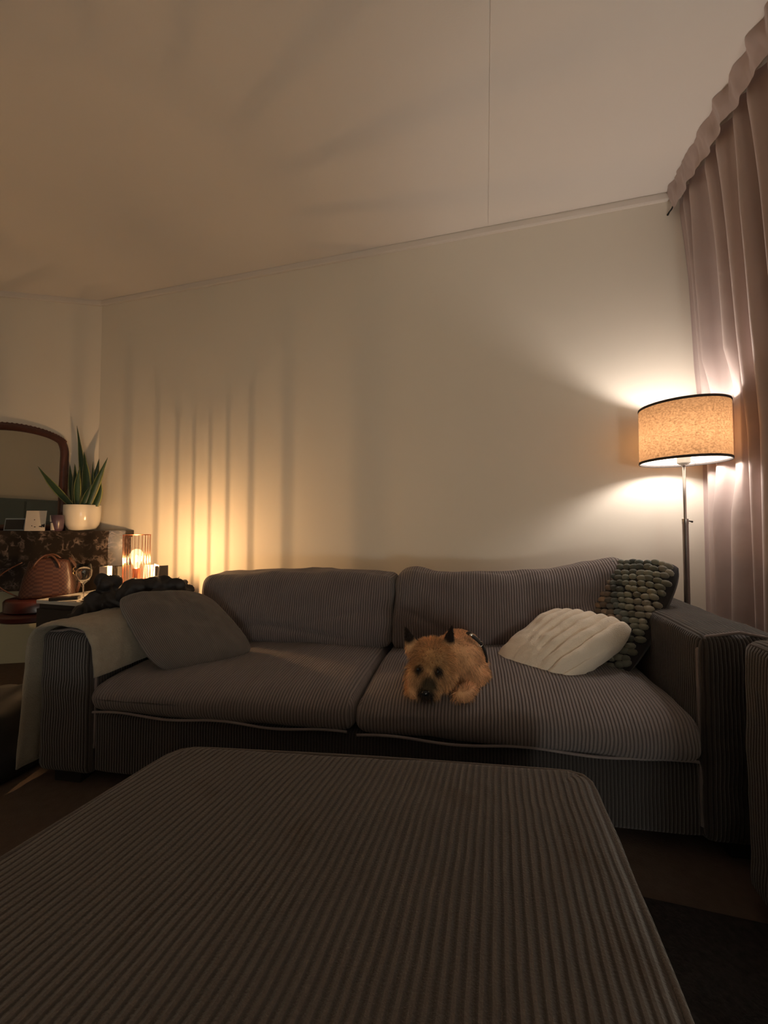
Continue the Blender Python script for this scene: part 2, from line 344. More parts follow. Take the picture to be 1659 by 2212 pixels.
def pillow_quad(mb, c00, c10, c11, c01, t, n=40, bulge=0.04, ribs=None, wr=0.006, seed=3, uvscale=1.0, colf=None, expo=0.55, sides=(1, -1), rnd=0.8):
    """stuffed pillow spanned by four corner points; t is half thickness; front is on the side of (c10-c00)x(c01-c00)"""
    c00, c10, c11, c01 = map(Vector, (c00, c10, c11, c01))
    nrm = (c10 - c00).cross(c01 - c00).normalized()
    w = ((c10 - c00).length + (c11 - c01).length) / 2; h = ((c01 - c00).length + (c11 - c10).length) / 2
    def base(s, u):
        # edges drawn in a little between the corners
        x, y = 2 * s - 1, 2 * u - 1
        kk = .30 * rnd
        x, y = x * math.sqrt(1 - kk * y ** 4), y * math.sqrt(1 - kk * x ** 4)
        x -= bulge * x * (1 - y * y); y -= bulge * y * (1 - x * x)
        s2, u2 = .5 + x / 2, .5 + y / 2
        return c00 * (1 - s2) * (1 - u2) + c10 * s2 * (1 - u2) + c11 * s2 * u2 + c01 * (1 - s2) * u2
    def th(s, u):
        return (max(0, 1 - abs(2 * s - 1) ** 2.4) * max(0, 1 - abs(2 * u - 1) ** 2.4)) ** expo
    for sg in sides:
        vs = []; uvs = []
        for i in range(n + 1):
            for j in range(n + 1):
                s, u = i / n, j / n
                s = .5 - .5 * math.cos(PI * s) * .6 - .5 * (1 - 2 * s) * .4; u = .5 - .5 * math.cos(PI * u) * .6 - .5 * (1 - 2 * u) * .4
                p = base(s, u); T = th(s, u)
                d = t * T
                if ribs: d += ribs(s, u) * min(1, T * 2.0)
                d += wr * min(1, T * 2) * (noise.noise(Vector((s * 5 + seed, u * 5, sg))) + .5 * noise.noise(Vector((s * 11 + seed, u * 11, sg))))
                vs.append(p + nrm * sg * max(d, 0.0)); uvs.append((s * w * uvscale, u * h))
        fs = []
        for i in range(n):
            for j in range(n):
                q4 = (i * (n + 1) + j, (i + 1) * (n + 1) + j, (i + 1) * (n + 1) + j + 1, i * (n + 1) + j + 1)
                fs.append(q4 if sg > 0 else tuple(reversed(q4)))
        mb.add(vs, fs, uvs)
    return base, th, nrm

def merged(mb, name, mat, parent, voxel=0.007, smooth=6, colf=None, disp=None):
    """several overlapping volumes grown together into one continuous skin"""
    me = bpy.data.meshes.new('tmp'); me.from_pydata([p for p in mb.v], [], mb.f)
    o = bpy.data.objects.new('tmp', me); C.objects.link(o)
    rm = o.modifiers.new('r', 'REMESH'); rm.mode = 'VOXEL'; rm.voxel_size = voxel
    sm = o.modifiers.new('s', 'SMOOTH'); sm.iterations = smooth; sm.factor = 0.5
    dg = bpy.context.evaluated_depsgraph_get(); ev = o.evaluated_get(dg); m2 = bpy.data.meshes.new_from_object(ev)
    bpy.data.objects.remove(o)
    out = MB(); vs = [v.co.copy() for v in m2.vertices]; ns = [v.normal.copy() for v in m2.vertices]
    if disp: vs = [p + n * disp(p) for p, n in zip(vs, ns)]
    cols = [colf(p) for p in vs] if colf else None
    out.add(vs, [tuple(p.vertices) for p in m2.polygons], [(p.x, p.z) for p in vs], cols)
    return out.build(name, mat, parent), out, ns

# ------------------------------------------------------------------ the room
D = 2.42                               # sofa wall
CX = -3.054                            # left corner
ZC = 2.895; ZT = 2.85
A_ = Vector((-0.902, -0.432, 0)); N1 = Vector((0.432, -0.902, 0)); CN = Vector((CX, D, 0))
XR = 1.25
def slab(name, p0, p1, thick_dir, mat, z0=0, z1=ZC):
    mb = MB(); p0 = Vector(p0); p1 = Vector(p1); td = Vector(thick_dir)
    q = [p0, p1, p1 + td, p0 + td]
    vs = [Vector((a.x, a.y, z0)) for a in q] + [Vector((a.x, a.y, z1)) for a in q]
    mb.add(vs, [(0, 1, 5, 4), (1, 2, 6, 5), (2, 3, 7, 6), (3, 0, 4, 7), (0, 3, 2, 1), (4, 5, 6, 7)])
    return struct(name, mb, mat)
END = CN + A_ * 1.9
slab('wall_back', (CX, D, 0), (XR, D, 0), (0, 0.12, 0), M['wall'])
slab('wall_left', CN, END, -N1 * 0.12, M['wall'])
slab('wall_far_left', END, (END.x, -2.4, 0), (-0.12, 0, 0), M['wall'])
slab('wall_right', (XR, D, 0), (XR, 1.72, 0), (0.12, 0, 0), M['wall'])
slab('wall_bay', (XR, 1.72, 0), (2.0, 1.72, 0), (0, 0.12, 0), M['wall'])
slab('wall_far_right', (2.0, 1.84, 0), (2.0, -2.4, 0), (0.12, 0, 0), M['wall'])
slab('wall_rear', (END.x - .12, -2.4, 0), (2.12, -2.4, 0), (0, -0.12, 0), M['wall'])
mb = MB(); mb.box((-1.3, -0.4, -0.05), (7.4, 6.4, 0.1)); struct('floor', mb, M['floor'])
# ceiling: two plasterboard fields with a thin open joint
mb = MB(); SEAM = 0.03
mb.box(((-5.2 + SEAM - .002) / 2, -0.4, ZC + .0015), (5.2 + SEAM - .002, 6.2, 0.003))
mb.box(((2.3 + SEAM + .002) / 2, -0.4, ZC + .0015), (2.3 - SEAM - .002, 6.2, 0.003))
mb.box((-1.4, -0.4, ZC + .033), (7.4, 6.2, 0.06)); struct('ceiling', mb, M['ceil'])
# cornice strips with a shadow groove
def cornice(name, p0, p1, inn):
    p0, p1, inn = Vector(p0), Vector(p1), Vector(inn)
    prof = [(0, ZT), (0.014, ZT), (0.018, ZT + .006), (0.018, ZT + .03), (0.012, ZT + .034), (0.012, ZC), (0, ZC)]
    mb = MB(); vs = []
    for p in (p0, p1):
        for (d, z) in prof: q = p + inn * d; vs.append(Vector((q.x, q.y, z)))
    n = len(prof); mb.add(vs, [(i, (i + 1) % n, n + (i + 1) % n, n + i) for i in range(n)] + [tuple(range(n)), tuple(reversed(range(n, 2 * n)))])
    return struct(name, mb, M['trim'])
cornice('trim_1', (CX + .003, D, 0), (XR, D, 0), (0, -1, 0))
cornice('trim_2', CN + A_ * .003, END, N1)
mb = MB(); mb.box(((CX + XR) / 2 + .35, D - .009, 0.06), (XR - CX - .72, 0.018, 0.12), bevel=.003); struct('baseboard_back', mb, M['trim'])
# rug
mb = MB(); n = 90; vs = []
for i in range(n + 1):
    for j in range(n + 1):
        u, v = i / n, j / n
        fall = min(1, 18 * min(u, 1 - u, v, 1 - v))
        vs.append(Vector((-1.0 + 2.9 * u, -1.5 + 2.76 * v, 0.003 + fall * (0.010 + .010 * noise.noise(Vector((u * 60, v * 50, 0)))))))
mb.add(vs, [(i * (n + 1) + j, (i + 1) * (n + 1) + j, (i + 1) * (n + 1) + j + 1, i * (n + 1) + j + 1) for i in range(n) for j in range(n)])
tag(mb.build('rug', M['rug']), 'dark shaggy rug on the floor under the ottoman', 'rug')

# ------------------------------------------------------------------ sofa
SN = R(-6.3); NF = Vector((math.sin(SN), math.cos(SN), 0)); US = Vector((math.cos(SN), -math.sin(SN), 0)); DD = Vector((math.sin(R(-1.8)), math.cos(R(-1.8)), 0))
def S(u, d, z): 
    p = US * u + NF * 1.348 + DD * d; p.z = z; return p
sofa = thing('sofa', S(-.28, .44, 0), 'long grey corduroy sofa with two seats along the bare wall', 'sofa')
def part_box(name, u0, u1, d0, d1, z0, z1, r=0.03, crown=(0, 0, 0), mat='sofa', parent=sofa, rib='x', wr=0, seed=0, sag=None, n=22, skew=None):
    mb = MB(); cu, cd, cz = (u0 + u1) / 2, (d0 + d1) / 2, (z0 + z1) / 2
    def place(p):
        if skew: p = skew(p)
        return S(cu + p.x, cd + p.y, cz + p.z)
    soft_box(mb, (u1 - u0) / 2, (d1 - d0) / 2, (z1 - z0) / 2, r, place, crown, n=n, ribaxis=rib, wr=wr, seed=seed, sag=sag)
    return mb.build(name, M[mat], parent, weld=False)
part_box('base', -1.40, .83, .02, .86, .06, .30, .02, mat='sofa_shaded')
part_box('back_frame', -1.40, .83, .74, .88, .28, .62, .04, mat='sofa_shaded')
# arms
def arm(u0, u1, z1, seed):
    a = part_box('arm', u0, u1, 0, .88, .055, z1, .035, (0.006, .004, .012), wr=.006, seed=seed, mat='sofa_shaded')
    mb = MB(); zz = z1 + .004                      # welted seams round the front of the arm
    pts = []
    for (uu, z) in ((u0 + .006, .10), (u0 + .004, z1 - .05), (u0 + .03, z1 - .008), ((u0 + u1) / 2, z1 + .008), (u1 - .03, z1 - .008), (u1 - .004, z1 - .05), (u1 - .006, .10)):
        pts.append((uu, z))
    P = []
    for k in range(len(pts) - 1):
        for q in range(8):
            f = q / 8; P.append(S(pts[k][0] * (1 - f) + pts[k + 1][0] * f, .022, pts[k][1] * (1 - f) + pts[k + 1][1] * f))
    mb.tube(P, .005, 8); mb.build('piping', M['sofa'], a)
    return a
arm_r = arm(.80, 1.05, .70, 5)
arm_l = arm(-1.62, -1.37, .615, 9)
# a seam along the top of the right arm
def sag_r(p, X, Y, Z):
    if Z > 0: p.z += .012 * math.sin(p.x * 3 + 1) * Z - .02 * max(0, -Y) ** 4 * Z + .016 * Z * math.exp(-((p.x - .05) / .2) ** 2) * (1 - Y * Y)
    if Y < -.3: p.y -= .03 * (1 - Z * Z) + .012 * math.sin(p.x * 4)
    return p
def sag_l(p, X, Y, Z):
    if Z > 0: p.z += -.022 * max(0, -Y) ** 4 * Z + .006 * math.sin(p.x * 5)
    if Y < -.3: p.y -= .025 * (1 - Z * Z)
    return p
part_box('seat_cushion', -1.365, -.312, .0, .76, .30, .445, .05, (0, .0, .015), sag=sag_l, wr=.006, seed=2, n=30)
part_box('seat_cushion', -.305, .795, -.012, .76, .30, .455, .055, (0, .0, .022), sag=sag_r, wr=.008, seed=8, n=30)
# welt seams at the lower front edge of both seats
for (a0, a1, zz, dd) in ((-1.345, -.33, .318, -.012), (-.29, .775, .322, -.026)):
    mb = MB(); mb.tube([S(a0 + (a1 - a0) * k / 30, dd - .004, zz + .006 * math.sin(k * .5)) for k in range(31)], .0045, 8); mb.build('piping', M['sofa'], sofa)
# back cushions, leaning
def back_cushion(u0, u1, z0, ztop, dep, lean, seed, lift=None, th=.21, extra=None):
    mb = MB(); cu = (u0 + u1) / 2; h = ztop - z0
    def place(p):
        y = p.y + math.tan(lean) * (p.z + h / 2); z = p.z
        if lift: z += lift(p.x, (p.z + h / 2) / h)
        return S(cu + p.x, dep + y, z0 + h / 2 + z)
    def sg(p, X, Y, Z):
        if Y < 0:
            for (x0, z0_, sx, sl, am) in (extra or []):
                dz = (p.z - z0_ - sl * (p.x - x0)); p.y += am * math.exp(-(dz / .014) ** 2) * math.exp(-((p.x - x0) / sx) ** 2)
        return p
    soft_box(mb, (u1 - u0) / 2, th / 2, h / 2, .042, place, (.006, .045, .006), n=44, wr=.012, seed=seed, sag=sg)
    o = mb.build('back_cushion', M['sofa'], sofa)
    mb = MB(); P = []
    N_ = 40
    for k in range(N_ + 1):
        x = -(u1 - u0) / 2 + .03 + (u1 - u0 - .06) * k / N_; p = Vector((x, -th / 2 + .016 - .035 * (1 - (2 * k / N_ - 1) ** 2) * .28, h / 2 - .035 + .004 * math.sin(k * .9)))
        P.append(place(p))
    mb.tube(P, .0035, 6); mb.build('piping', M['sofa'], o)
    return o
back_cushion(-1.335, -.285, .44, .785, .50 + .10, R(13), 4, lift=lambda x, f: f * (.012 * math.sin(x * 4 + 1)), extra=[(.1, -.10, .3, -.12, .014), (.25, -.02, .2, .2, .010), (-.2, -.08, .3, .05, .01)])
back_cushion(-.275, .80, .44, .80, .50 + .09, R(12), 11, lift=lambda x, f: f * (.10 * max(0, (x - .05) / .5) ** 1.3 + .02 * math.exp(-((x + .45) / .06) ** 2)), extra=[(.38, -.02, .22, .28, .02), (.3, -.10, .2, .25, .016), (-.38, -.03, .15, -.35, .014)])
# feet
for (u, d) in ((-1.52, .08), (-1.52, .80), (.95, .08), (.95, .80)):
    mb = MB(); p = S(u, d, .0275); mb.box(p, (.12, .08, .055), bevel=.004, rot=-SN); mb.build('foot', M['black'], sofa, smooth=False)

# ------------------------------------------------------------------ ottoman
OZ = .45
oc = [atz(395, 1590, OZ), atz(1268, 1642, OZ), None, None]      # far left, far right
near_r = atz(1506, 2212, OZ); near_l = atz(0, 1832, OZ)
dr = (near_r - oc[1]).normalized(); dl = (near_l - oc[0]).normalized()
oc[2] = oc[1] + dr * .92; oc[3] = oc[0] + dl * 1.0
ott = thing('ottoman', ((oc[0] + oc[2]) / 2).x * Vector((1, 0, 0)) + ((oc[0] + oc[2]) / 2).y * Vector((0, 1, 0)), 'large square corduroy ottoman with a stained top in the foreground', 'ottoman')
def opl(p, z0, z1):
    px_, py_ = p.x, p.y; rc = .14; dx_, dy_ = abs(px_) - (1 - rc), abs(py_) - (1 - rc)
    if dx_ > 0 and dy_ > 0:
        l_ = math.hypot(dx_, dy_); k_ = (max(dx_, dy_) / l_) ** .8
        px_ = math.copysign(1 - rc + dx_ * k_, px_); py_ = math.copysign(1 - rc + dy_ * k_, py_)
    s, t = (px_ + 1) / 2, (py_ + 1) / 2      # t=1 is the far side
    q = oc[3] * (1 - s) * (1 - t) + oc[2] * s * (1 - t) + oc[1] * s * t + oc[0] * (1 - s) * t
    return q
def ott_part(name, z0, z1, r, crown, mat, n=40, wr=0, grow=0):
    mb = MB(); hx, hy, hz = .55, .5, (z1 - z0) / 2
    def place(p):
        q = opl(Vector((p.x / hx, p.y / hy, 0)), 0, 0); q.z = (z0 + z1) / 2 + p.z
        return q
    soft_box(mb, hx + grow, hy + grow, hz, r, place, crown, n=n, ribaxis='x', wr=wr, seed=1, pw=2.6)
    return mb.build(name, M[mat], ott)
ott_part('seat', .25, .445, .035, (.012, .012, .022), 'ottoman', wr=.004)
ott_part('base', .05, .255, .02, (0, 0, 0), 'ottoman', n=16, grow=-.012)
mb = MB()
loop = []
for k in range(4):
    a_, b_ = [(-.985, -.985), (.985, -.985), (.985, .985), (-.985, .985)][k], [(.985, -.985), (.985, .985), (-.985, .985), (-.985, -.985)][k]
    for q in range(24):
        f = q / 24; p = opl(Vector((a_[0] * (1 - f) + b_[0] * f, a_[1] * (1 - f) + b_[1] * f, 0)), 0, 0); p.z = .4365 - .002 * math.cos(2 * PI * f); loop.append(p)
loop.append(loop[0].copy()); mb.tube(loop, .005, 8); mb.build('piping', M['ottoman'], ott)
for (sx, sy) in ((-.85, -.85), (.85, -.85), (.85, .85), (-.85, .85)):
    p = opl(Vector((sx, sy, 0)), 0, 0); mb = MB(); mb.box((p.x, p.y, .0375), (.06, .06, .035), bevel=.004); mb.build('foot', M['black'], ott, smooth=False)

# ------------------------------------------------------------------ armchair in the window bay
ac = thing('armchair', (1.12, 1.0, 0), 'grey corduroy armchair cut off by the right edge, beside the long sofa', 'armchair')
p0 = at(1584, 1384, 1.10)
AX = p0.x; AY = p0.y
def apart(name, x0, x1, y0, y1, z0, z1, r=.035, crown=(0, 0, 0), mat='sofa_shaded', rib='x', wr=.004, tilt=0):
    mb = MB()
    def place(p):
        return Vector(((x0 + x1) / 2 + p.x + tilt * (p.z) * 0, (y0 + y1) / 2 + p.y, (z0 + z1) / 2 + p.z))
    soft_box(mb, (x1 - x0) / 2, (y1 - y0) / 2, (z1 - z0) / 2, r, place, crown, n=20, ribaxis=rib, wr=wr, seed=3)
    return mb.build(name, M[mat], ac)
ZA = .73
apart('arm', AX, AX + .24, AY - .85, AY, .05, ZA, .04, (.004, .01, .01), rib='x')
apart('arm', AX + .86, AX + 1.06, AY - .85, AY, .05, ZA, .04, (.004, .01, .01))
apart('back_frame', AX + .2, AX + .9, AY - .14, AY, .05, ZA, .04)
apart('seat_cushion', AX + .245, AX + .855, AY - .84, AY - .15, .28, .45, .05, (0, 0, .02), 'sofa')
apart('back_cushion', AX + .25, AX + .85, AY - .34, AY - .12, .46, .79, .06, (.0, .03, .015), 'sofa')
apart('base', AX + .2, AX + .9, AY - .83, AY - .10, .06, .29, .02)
for (x, y) in ((AX + .1, AY - .1), (AX + .95, AY - .1), (AX + .1, AY - .75), (AX + .95, AY - .75)):
    mb = MB(); mb.box((x, y, .026), (.07, .07, .052), bevel=.004); mb.build('foot', M['black'], ac, smooth=False)

# ------------------------------------------------------------------ floor lamp
LF = 1.854
lp = at(1480, 1000, LF); LX, LY = lp.x, lp.y
ZB = EYE - (997 - HOR) / F * LF; ZTOP = EYE - (876 - HOR) / F * LF; LR = .18
lamp = thing('floor_lamp', (LX, LY, 0), 'steel floor lamp with a glowing beige linen drum shade beside the curtain', 'lamp')
mb = MB(); mb.lathe((LX, LY, 0), [(0.0001, .024), (.10, .024), (.118, .018), (.12, .004), (.12, 0.0), (0.0001, 0)], 40); mb.build('base', M['metal'], lamp, auto=40)
mb = MB(); mb.lathe((LX, LY, 0), [(.0125, .02), (.0125, 1.05), (.0135, 1.052), (.0135, 1.075), (.0001, 1.078)], 20); mb.build('pole', M['metal'], lamp, auto=40)
mb = MB(); mb.lathe((LX, LY, 0), [(.0065, 1.06), (.0065, ZB + .0), (.0001, ZB + .002)], 16); mb.build('pole', M['metal'], lamp)['label'] = 'thin upper section of the pole'
mb = MB(); kd = (CR * .9 + CF * .1); mb.tube([Vector((LX, LY, 1.066)) + kd * .010, Vector((LX, LY, 1.064)) + kd * .028, Vector((LX, LY, 1.061)) + kd * .042], [.003, .0028, .005], 10); mb.build('height_knob', M['black'], lamp)
mb = MB(); mb.lathe((LX, LY, 0), [(.0001, ZB - .012), (.02, ZB - .012), (.027, ZB - .006), (.0275, ZB + .055), (.02, ZB + .057), (.0001, ZB + .057)], 28); so = mb.build('bulb_socket', M['white_plastic'], lamp, auto=40); so['label'] = 'white plastic lamp holder'
mb = MB(); mb.lathe((LX, LY, 0), [(.0001, ZB - .024), (.008, ZB - .023), (.014, ZB - .013), (.0001, ZB - .012)], 16); mb.build('collar', M['metal'], lamp)
for a in (.5, 2.1):
    mb = MB(); q = Vector((LX, LY, ZB + .035)) - CF * .0275 + CR * (.011 if a < 1 else -.012); mb.ball(q, (.0035, .0015, .0035), 8, 6); mb.build('screw', M['metal'], so)
mb = MB(); seg = 96; mb.lathe((LX, LY, 0), [(LR, ZB + .004 + (ZTOP - ZB - .008) * k / 12) for k in range(13)], seg); shade = mb.build('lamp_shade', M['shade'], lamp); shade['label'] = 'beige linen drum shade'
for zz in (ZB, ZTOP):
    mb = MB(); rr = LR + .0015
    mb.lathe((LX, LY, 0), [(LR - .002, zz - .003), (rr, zz - .003), (rr + .001, zz + .002), (rr, zz + .0085 if zz == ZB else zz + .003), (LR - .002, zz + .0085 if zz == ZB else zz + .003)] if zz == ZB else [(LR - .002, zz - .0085), (rr, zz - .0085), (rr + .001, zz - .003), (rr, zz + .003), (LR - .002, zz + .003)], seg, close=True)
    mb.build('shade_trim', M['black_trim'], shade)
mb = MB()                                          # ring and spokes that carry the shade
for k in range(3):
    a = k * 2 * PI / 3 + .9; e = Vector((LX + (LR - .002) * math.cos(a), LY + (LR - .002) * math.sin(a), ZB + .012))
    mb.tube([Vector((LX + .024 * math.cos(a), LY + .024 * math.sin(a), ZB + .04)), e], .0016, 6)
mb.build('shade_spider', M['white_plastic'], lamp)
mb = MB(); ZBU = (ZB + ZTOP) / 2 + .012; mb.lathe((LX, LY, ZB + .055), [(.014, 0), (.016, .012), (.024, .035), (.030, .055), (.030, .075), (.023, .097), (.012, .108), (.0001, .111)], 24); bu = mb.build('bulb', M['bulb'], lamp); bu['label'] = 'lit frosted bulb inside the shade'
mb = MB(); mb.lathe((LX, LY, 0), [(.0132, ZB + .05), (.0135, ZB + .056)], 16); mb.build('bulb_neck', M['white_plastic'], lamp)
mb = MB()
mb.tube([Vector((LX + .0, LY + .12, .012)), Vector((LX + .05, LY + .18, .006)), Vector((LX + .14, LY + .19, .006)), Vector((LX + .22, LY + .2, .006))], .003, 6); mb.build('power_cord', M['black'], lamp)

# ------------------------------------------------------------------ curtain
rail = MB(); rail.box((1.06, 1.72, ZC - .010), (.03, 1.36, .02), bevel=.003)
tag(rail.build('curtain_rail', M['trim'], smooth=False), 'white curtain rail fixed to the ceiling above the curtain', 'curtain rail')
cur = thing('curtain', (1.1, 1.75, 0), 'mauve floor-length curtain hanging in folds behind the floor lamp', 'curtain')
NS, NZ = 420, 70
def curtain_x(s, z):
    y = 2.415 - s
    f = z / ZC
    pull = .09 * min(1, max(0, (2.75 - z) / 1.3)) ** .8
    amp = .020 + .020 * min(1, (ZC - z) / 1.0)
    ph = 2 * PI * s / .105 + .9 * math.sin(s * 9) + .25 * math.sin(z * 1.7 + s * 5)
    w = math.sin(ph); w = math.copysign(abs(w) ** .75, w)
    big = .018 * math.sin(2 * PI * s / .33 + .8 + z * .35)
    x = 1.055 + pull + amp * w + big * min(1, (ZC - z) / .5)
    end = math.exp(-(s / .03) ** 2)
    x -= end * (.035 * min(1, (ZC - z)) + amp * w * .8) + 0
    return x, y + .012 * math.sin(ph * .5 + z)
mb = MB(); vs = []; uvs = []
for i in range(NS + 1):
    s = 1.02 * i / NS
    for j in range(NZ + 1):
        z = .02 + (ZC - .05 - .02) * j / NZ; x, y = curtain_x(s, z)
        # keep the cloth clear of the lamp shade
        dx, dy = x - LX, y - LY; dd = math.hypot(dx, dy)
        if ZB - .25 < z < ZTOP + .25 and dd < LR + .03:
            k = (LR + .03) / max(dd, .01); w = min(1, (z - ZB + .25) / .25, (ZTOP + .25 - z) / .25)
            x += (dx * k - dx) * w
        vs.append(Vector((x, min(y, D - .004), z))); uvs.append((s, z))
mb.add(vs, [(i * (NZ + 1) + j, (i + 1) * (NZ + 1) + j, (i + 1) * (NZ + 1) + j + 1, i * (NZ + 1) + j + 1) for i in range(NS) for j in range(NZ)], uvs)
mb.build('cloth', M['curtain'], cur)
# pinch-pleat heading band, ruffled, standing out from the rail
mb = MB(); vs = []; NH = 8
for i in range(NS + 1):
    s = 1.02 * i / NS
    for j in range(NH + 1):
        z = ZC - .115 + (.113) * j / NH
        w = math.sin(PI * s / .105 + .9 * math.sin(s * 7)); fl = (j / NH)
        nn_ = noise.noise(Vector((s * 13, z * 9, 2))) + .5 * noise.noise(Vector((s * 33, z * 20, 5)))
        x = 1.015 - .022 * fl - .010 * abs(w) * (0.5 + fl) + .016 * nn_ + .004 * math.sin(s * 61)
        vs.append(Vector((x, min(D - .004, 2.41 - s), z)))
mb.add(vs, [(i * (NH + 1) + j, (i + 1) * (NH + 1) + j, (i + 1) * (NH + 1) + j + 1, i * (NH + 1) + j + 1) for i in range(NS) for j in range(NH)])
mb.build('pleated_heading', M['curtain'], cur)
# small dark hook on the wall beside the curtain top
hk = at(1463, 439, 2.06); hk.y = D
mb = MB(); mb.tube([hk, hk + Vector((0, -.02, 0)), hk + Vector((.006, -.032, .006)), hk + Vector((.012, -.032, .02))], [.006, .004, .004, .003], 8)
tag(mb.build('wall_hook', M['black']), 'tiny dark hook on the wall beside the top of the curtain', 'hook')

# ------------------------------------------------------------------ corner mantelpiece
MZ = 1.0
man = thing('mantelpiece', CN + N1 * .13 + A_ * .7, 'dark veined marble mantelpiece set across the left corner', 'mantelpiece')
def ML(t, o, z=0): q = CN + A_ * t + N1 * o; return Vector((q.x, q.y, z))
def prism(mb, pts, z0, z1):
    n = len(pts); vs = [Vector((p.x, p.y, z0)) for p in pts] + [Vector((p.x, p.y, z1)) for p in pts]
    mb.add(vs, [(i, (i + 1) % n, n + (i + 1) % n, n + i) for i in range(n)] + [tuple(reversed(range(n))), tuple(range(n, 2 * n))])
TL = 1.75
wallpt = lambda t, o: ML(t, o)
tr0 = ML(-.285, .27)
def outline(off, tr):
    e = ML(-.285 + tr, .27 - off)              # front right corner
    ch = ML(-.285 + tr + .07, .27 - off)
    e2 = Vector((e.x + .005, min(e.y + .045, D - .02), 0))
    return [ML(TL, .002), ML(TL, .27 - off), ch, e2, Vector((e2.x, D - .002, 0)), Vector((CN.x + .01, D - .002, 0))]
mb = MB(); prism(mb, outline(0, .0), MZ - .035, MZ); prism(mb, outline(.012, .008), MZ - .05, MZ - .035)
mb.build('shelf', M['marble'], man, smooth=False)
mb = MB(); prism(mb, outline(.03, .02), MZ - .27, MZ - .05); mb.build('frieze', M['marble'], man, smooth=False)
mb = MB(); 
prism(mb, [ML(-.20, .02), ML(.10, .02), ML(.10, .20), ML(-.20, .20)], 0, MZ - .27); mb.build('jamb', M['marble'], man, smooth=False)
mb = MB(); prism(mb, [ML(1.35, .02), ML(1.65, .02), ML(1.65, .20), ML(1.35, .20)], 0, MZ - .27); mb.build('jamb', M['marble'], man, smooth=False)
mb = MB(); prism(mb, [ML(.10, .02), ML(1.35, .02), ML(1.35, .17), ML(.10, .17)], MZ - .45, MZ - .27); mb.build('lintel', M['marble'], man, smooth=False)
mb = MB(); prism(mb, [ML(.10, .02), ML(1.35, .02), ML(1.35, .10), ML(.10, .10)], 0, MZ - .45); o = mb.build('fireplace_panel', M['panel'], man, smooth=False); o['label'] = 'glossy cream board closing the fire opening'

# mirror
mir = thing('mirror', ML(.67, .06, MZ), 'arched mahogany framed mirror standing on the mantelpiece', 'mirror')
hw = .475; tcn_ = .67
def arch(f, inset):
    # closed outline: bottom-right up, over, down
    w = hw - inset; h1 = .66 - inset * .2; top = .83 - inset; pts = []
    pts.append((-w, 0 + inset)); 
    for k in range(8): pts.append((-w, inset + (h1 - .06 - inset) * (k + 1) / 8))
    for k in range(1, 40):
        a = PI * k / 40; x = -math.cos(a) * w; e = abs(math.cos(a)) ** 3.2
        sh = .11 * (math.sin(a)) ** 1.4
        z = h1 - .06 + (top - h1 + .06) * (1 - abs(math.cos(a)) ** 4.5) ** .6 * .0 + 0
        # square-shouldered basket arch with raised middle
        z = (h1 - .06) + .07 * min(1, math.sin(a) * 3.2) ** .8 + (top - h1 - .01) * math.sin(a) ** 1.3
        pts.append((x, z))
    pts += [(w, inset + (h1 - .06 - inset) * (8 - k) / 8) for k in range(0, 8)]
    pts.append((w, inset))
    return pts
def mpt(x, z, off): 
    lean = .03 * (z / .83)
    q = ML(tcn_ + x, off - lean, MZ + z); return q
oo, ii = arch(0, 0.0), arch(0, 0.045)
mb = MB(); vs = []
for (px_, pz_), (qx, qz) in zip(oo, ii):
    for (x, z, o) in ((px_, pz_, .055), (px_, pz_ , .085), ((px_ + qx) / 2, (pz_ + qz) / 2, .098), (qx, qz, .085), (qx, qz, .055)): vs.append(mpt(x, z, o))
n = len(oo); fs = []
for i in range(n):
    i2 = (i + 1) % n
    for k in range(5): fs.append((i * 5 + k, i2 * 5 + k, i2 * 5 + (k + 1) % 5, i * 5 + (k + 1) % 5))
mb.add(vs, fs); mb.build('frame', M['mirror_wood'], mir)
# carved crest rope along the arch
mb = MB()
for k in range(70):
    f = 12 + (k / 70) * (n - 26); i = int(f); x = oo[i][0] + (oo[i + 1][0] - oo[i][0]) * (f - i); z = oo[i][1] + (oo[i + 1][1] - oo[i][1]) * (f - i)
    mb.ball(mpt(x, z + .002, .072), (.013, .013, .010 + .004 * (k % 2)), 8, 6)
mb.build('carved_crest', M['mirror_wood'], mir)
mb = MB(); cen = [mpt(x, z, .068) for (x, z) in ii]; c0 = mpt(0, .3, .068); mb.add([c0] + cen, [(0, i + 1, (i + 1) % n + 1) for i in range(n)]); mb.build('glass', M['mirror'], mir, smooth=False)

# cabinet at the back of the room (seen in the mirror)
cb = thing('cabinet', (-4.0, -2.15, 0), 'tall blue-grey cabinet at the far end of the room, seen in the mirror', 'cabinet')
mb = MB(); mb.box((-3.6, -2.18, .86), (2.1, .42, 1.68), bevel=.005); mb.build('body', M['cabinet'], cb, smooth=False)
for k in range(3):
    mb = MB(); mb.box((-4.3 + .7 * k, -1.96, .86), (.68, .02, 1.60), bevel=.004); d_ = mb.build('door', M['cabinet'], cb, smooth=False)
    mb = MB(); mb.ball((-4.04 + .7 * k, -1.94, .85), .014, 12, 8); mb.build('knob', M['brass'], d_)

# added fill light, an unseen glowing globe behind the camera that brightens the room
GX, GY = 1.15, -2.05
glb = thing('fill_light', (GX, GY, 0), 'added fill light, a glowing ball on a short stem, unseen behind the camera', 'lamp')
mb = MB(); mb.lathe((GX, GY, 0), [(.0001, 0), (.11, 0), (.11, .012), (.02, .02), (.018, .35), (.055, .365), (.0001, .365)], 32); mb.build('base', M['brass'], glb, auto=40)
mb = MB(); mb.ball((GX, GY, .515), .155, 32, 20); o = mb.build('globe', M['globe'], glb); o['label'] = 'glowing globe of the added fill light'

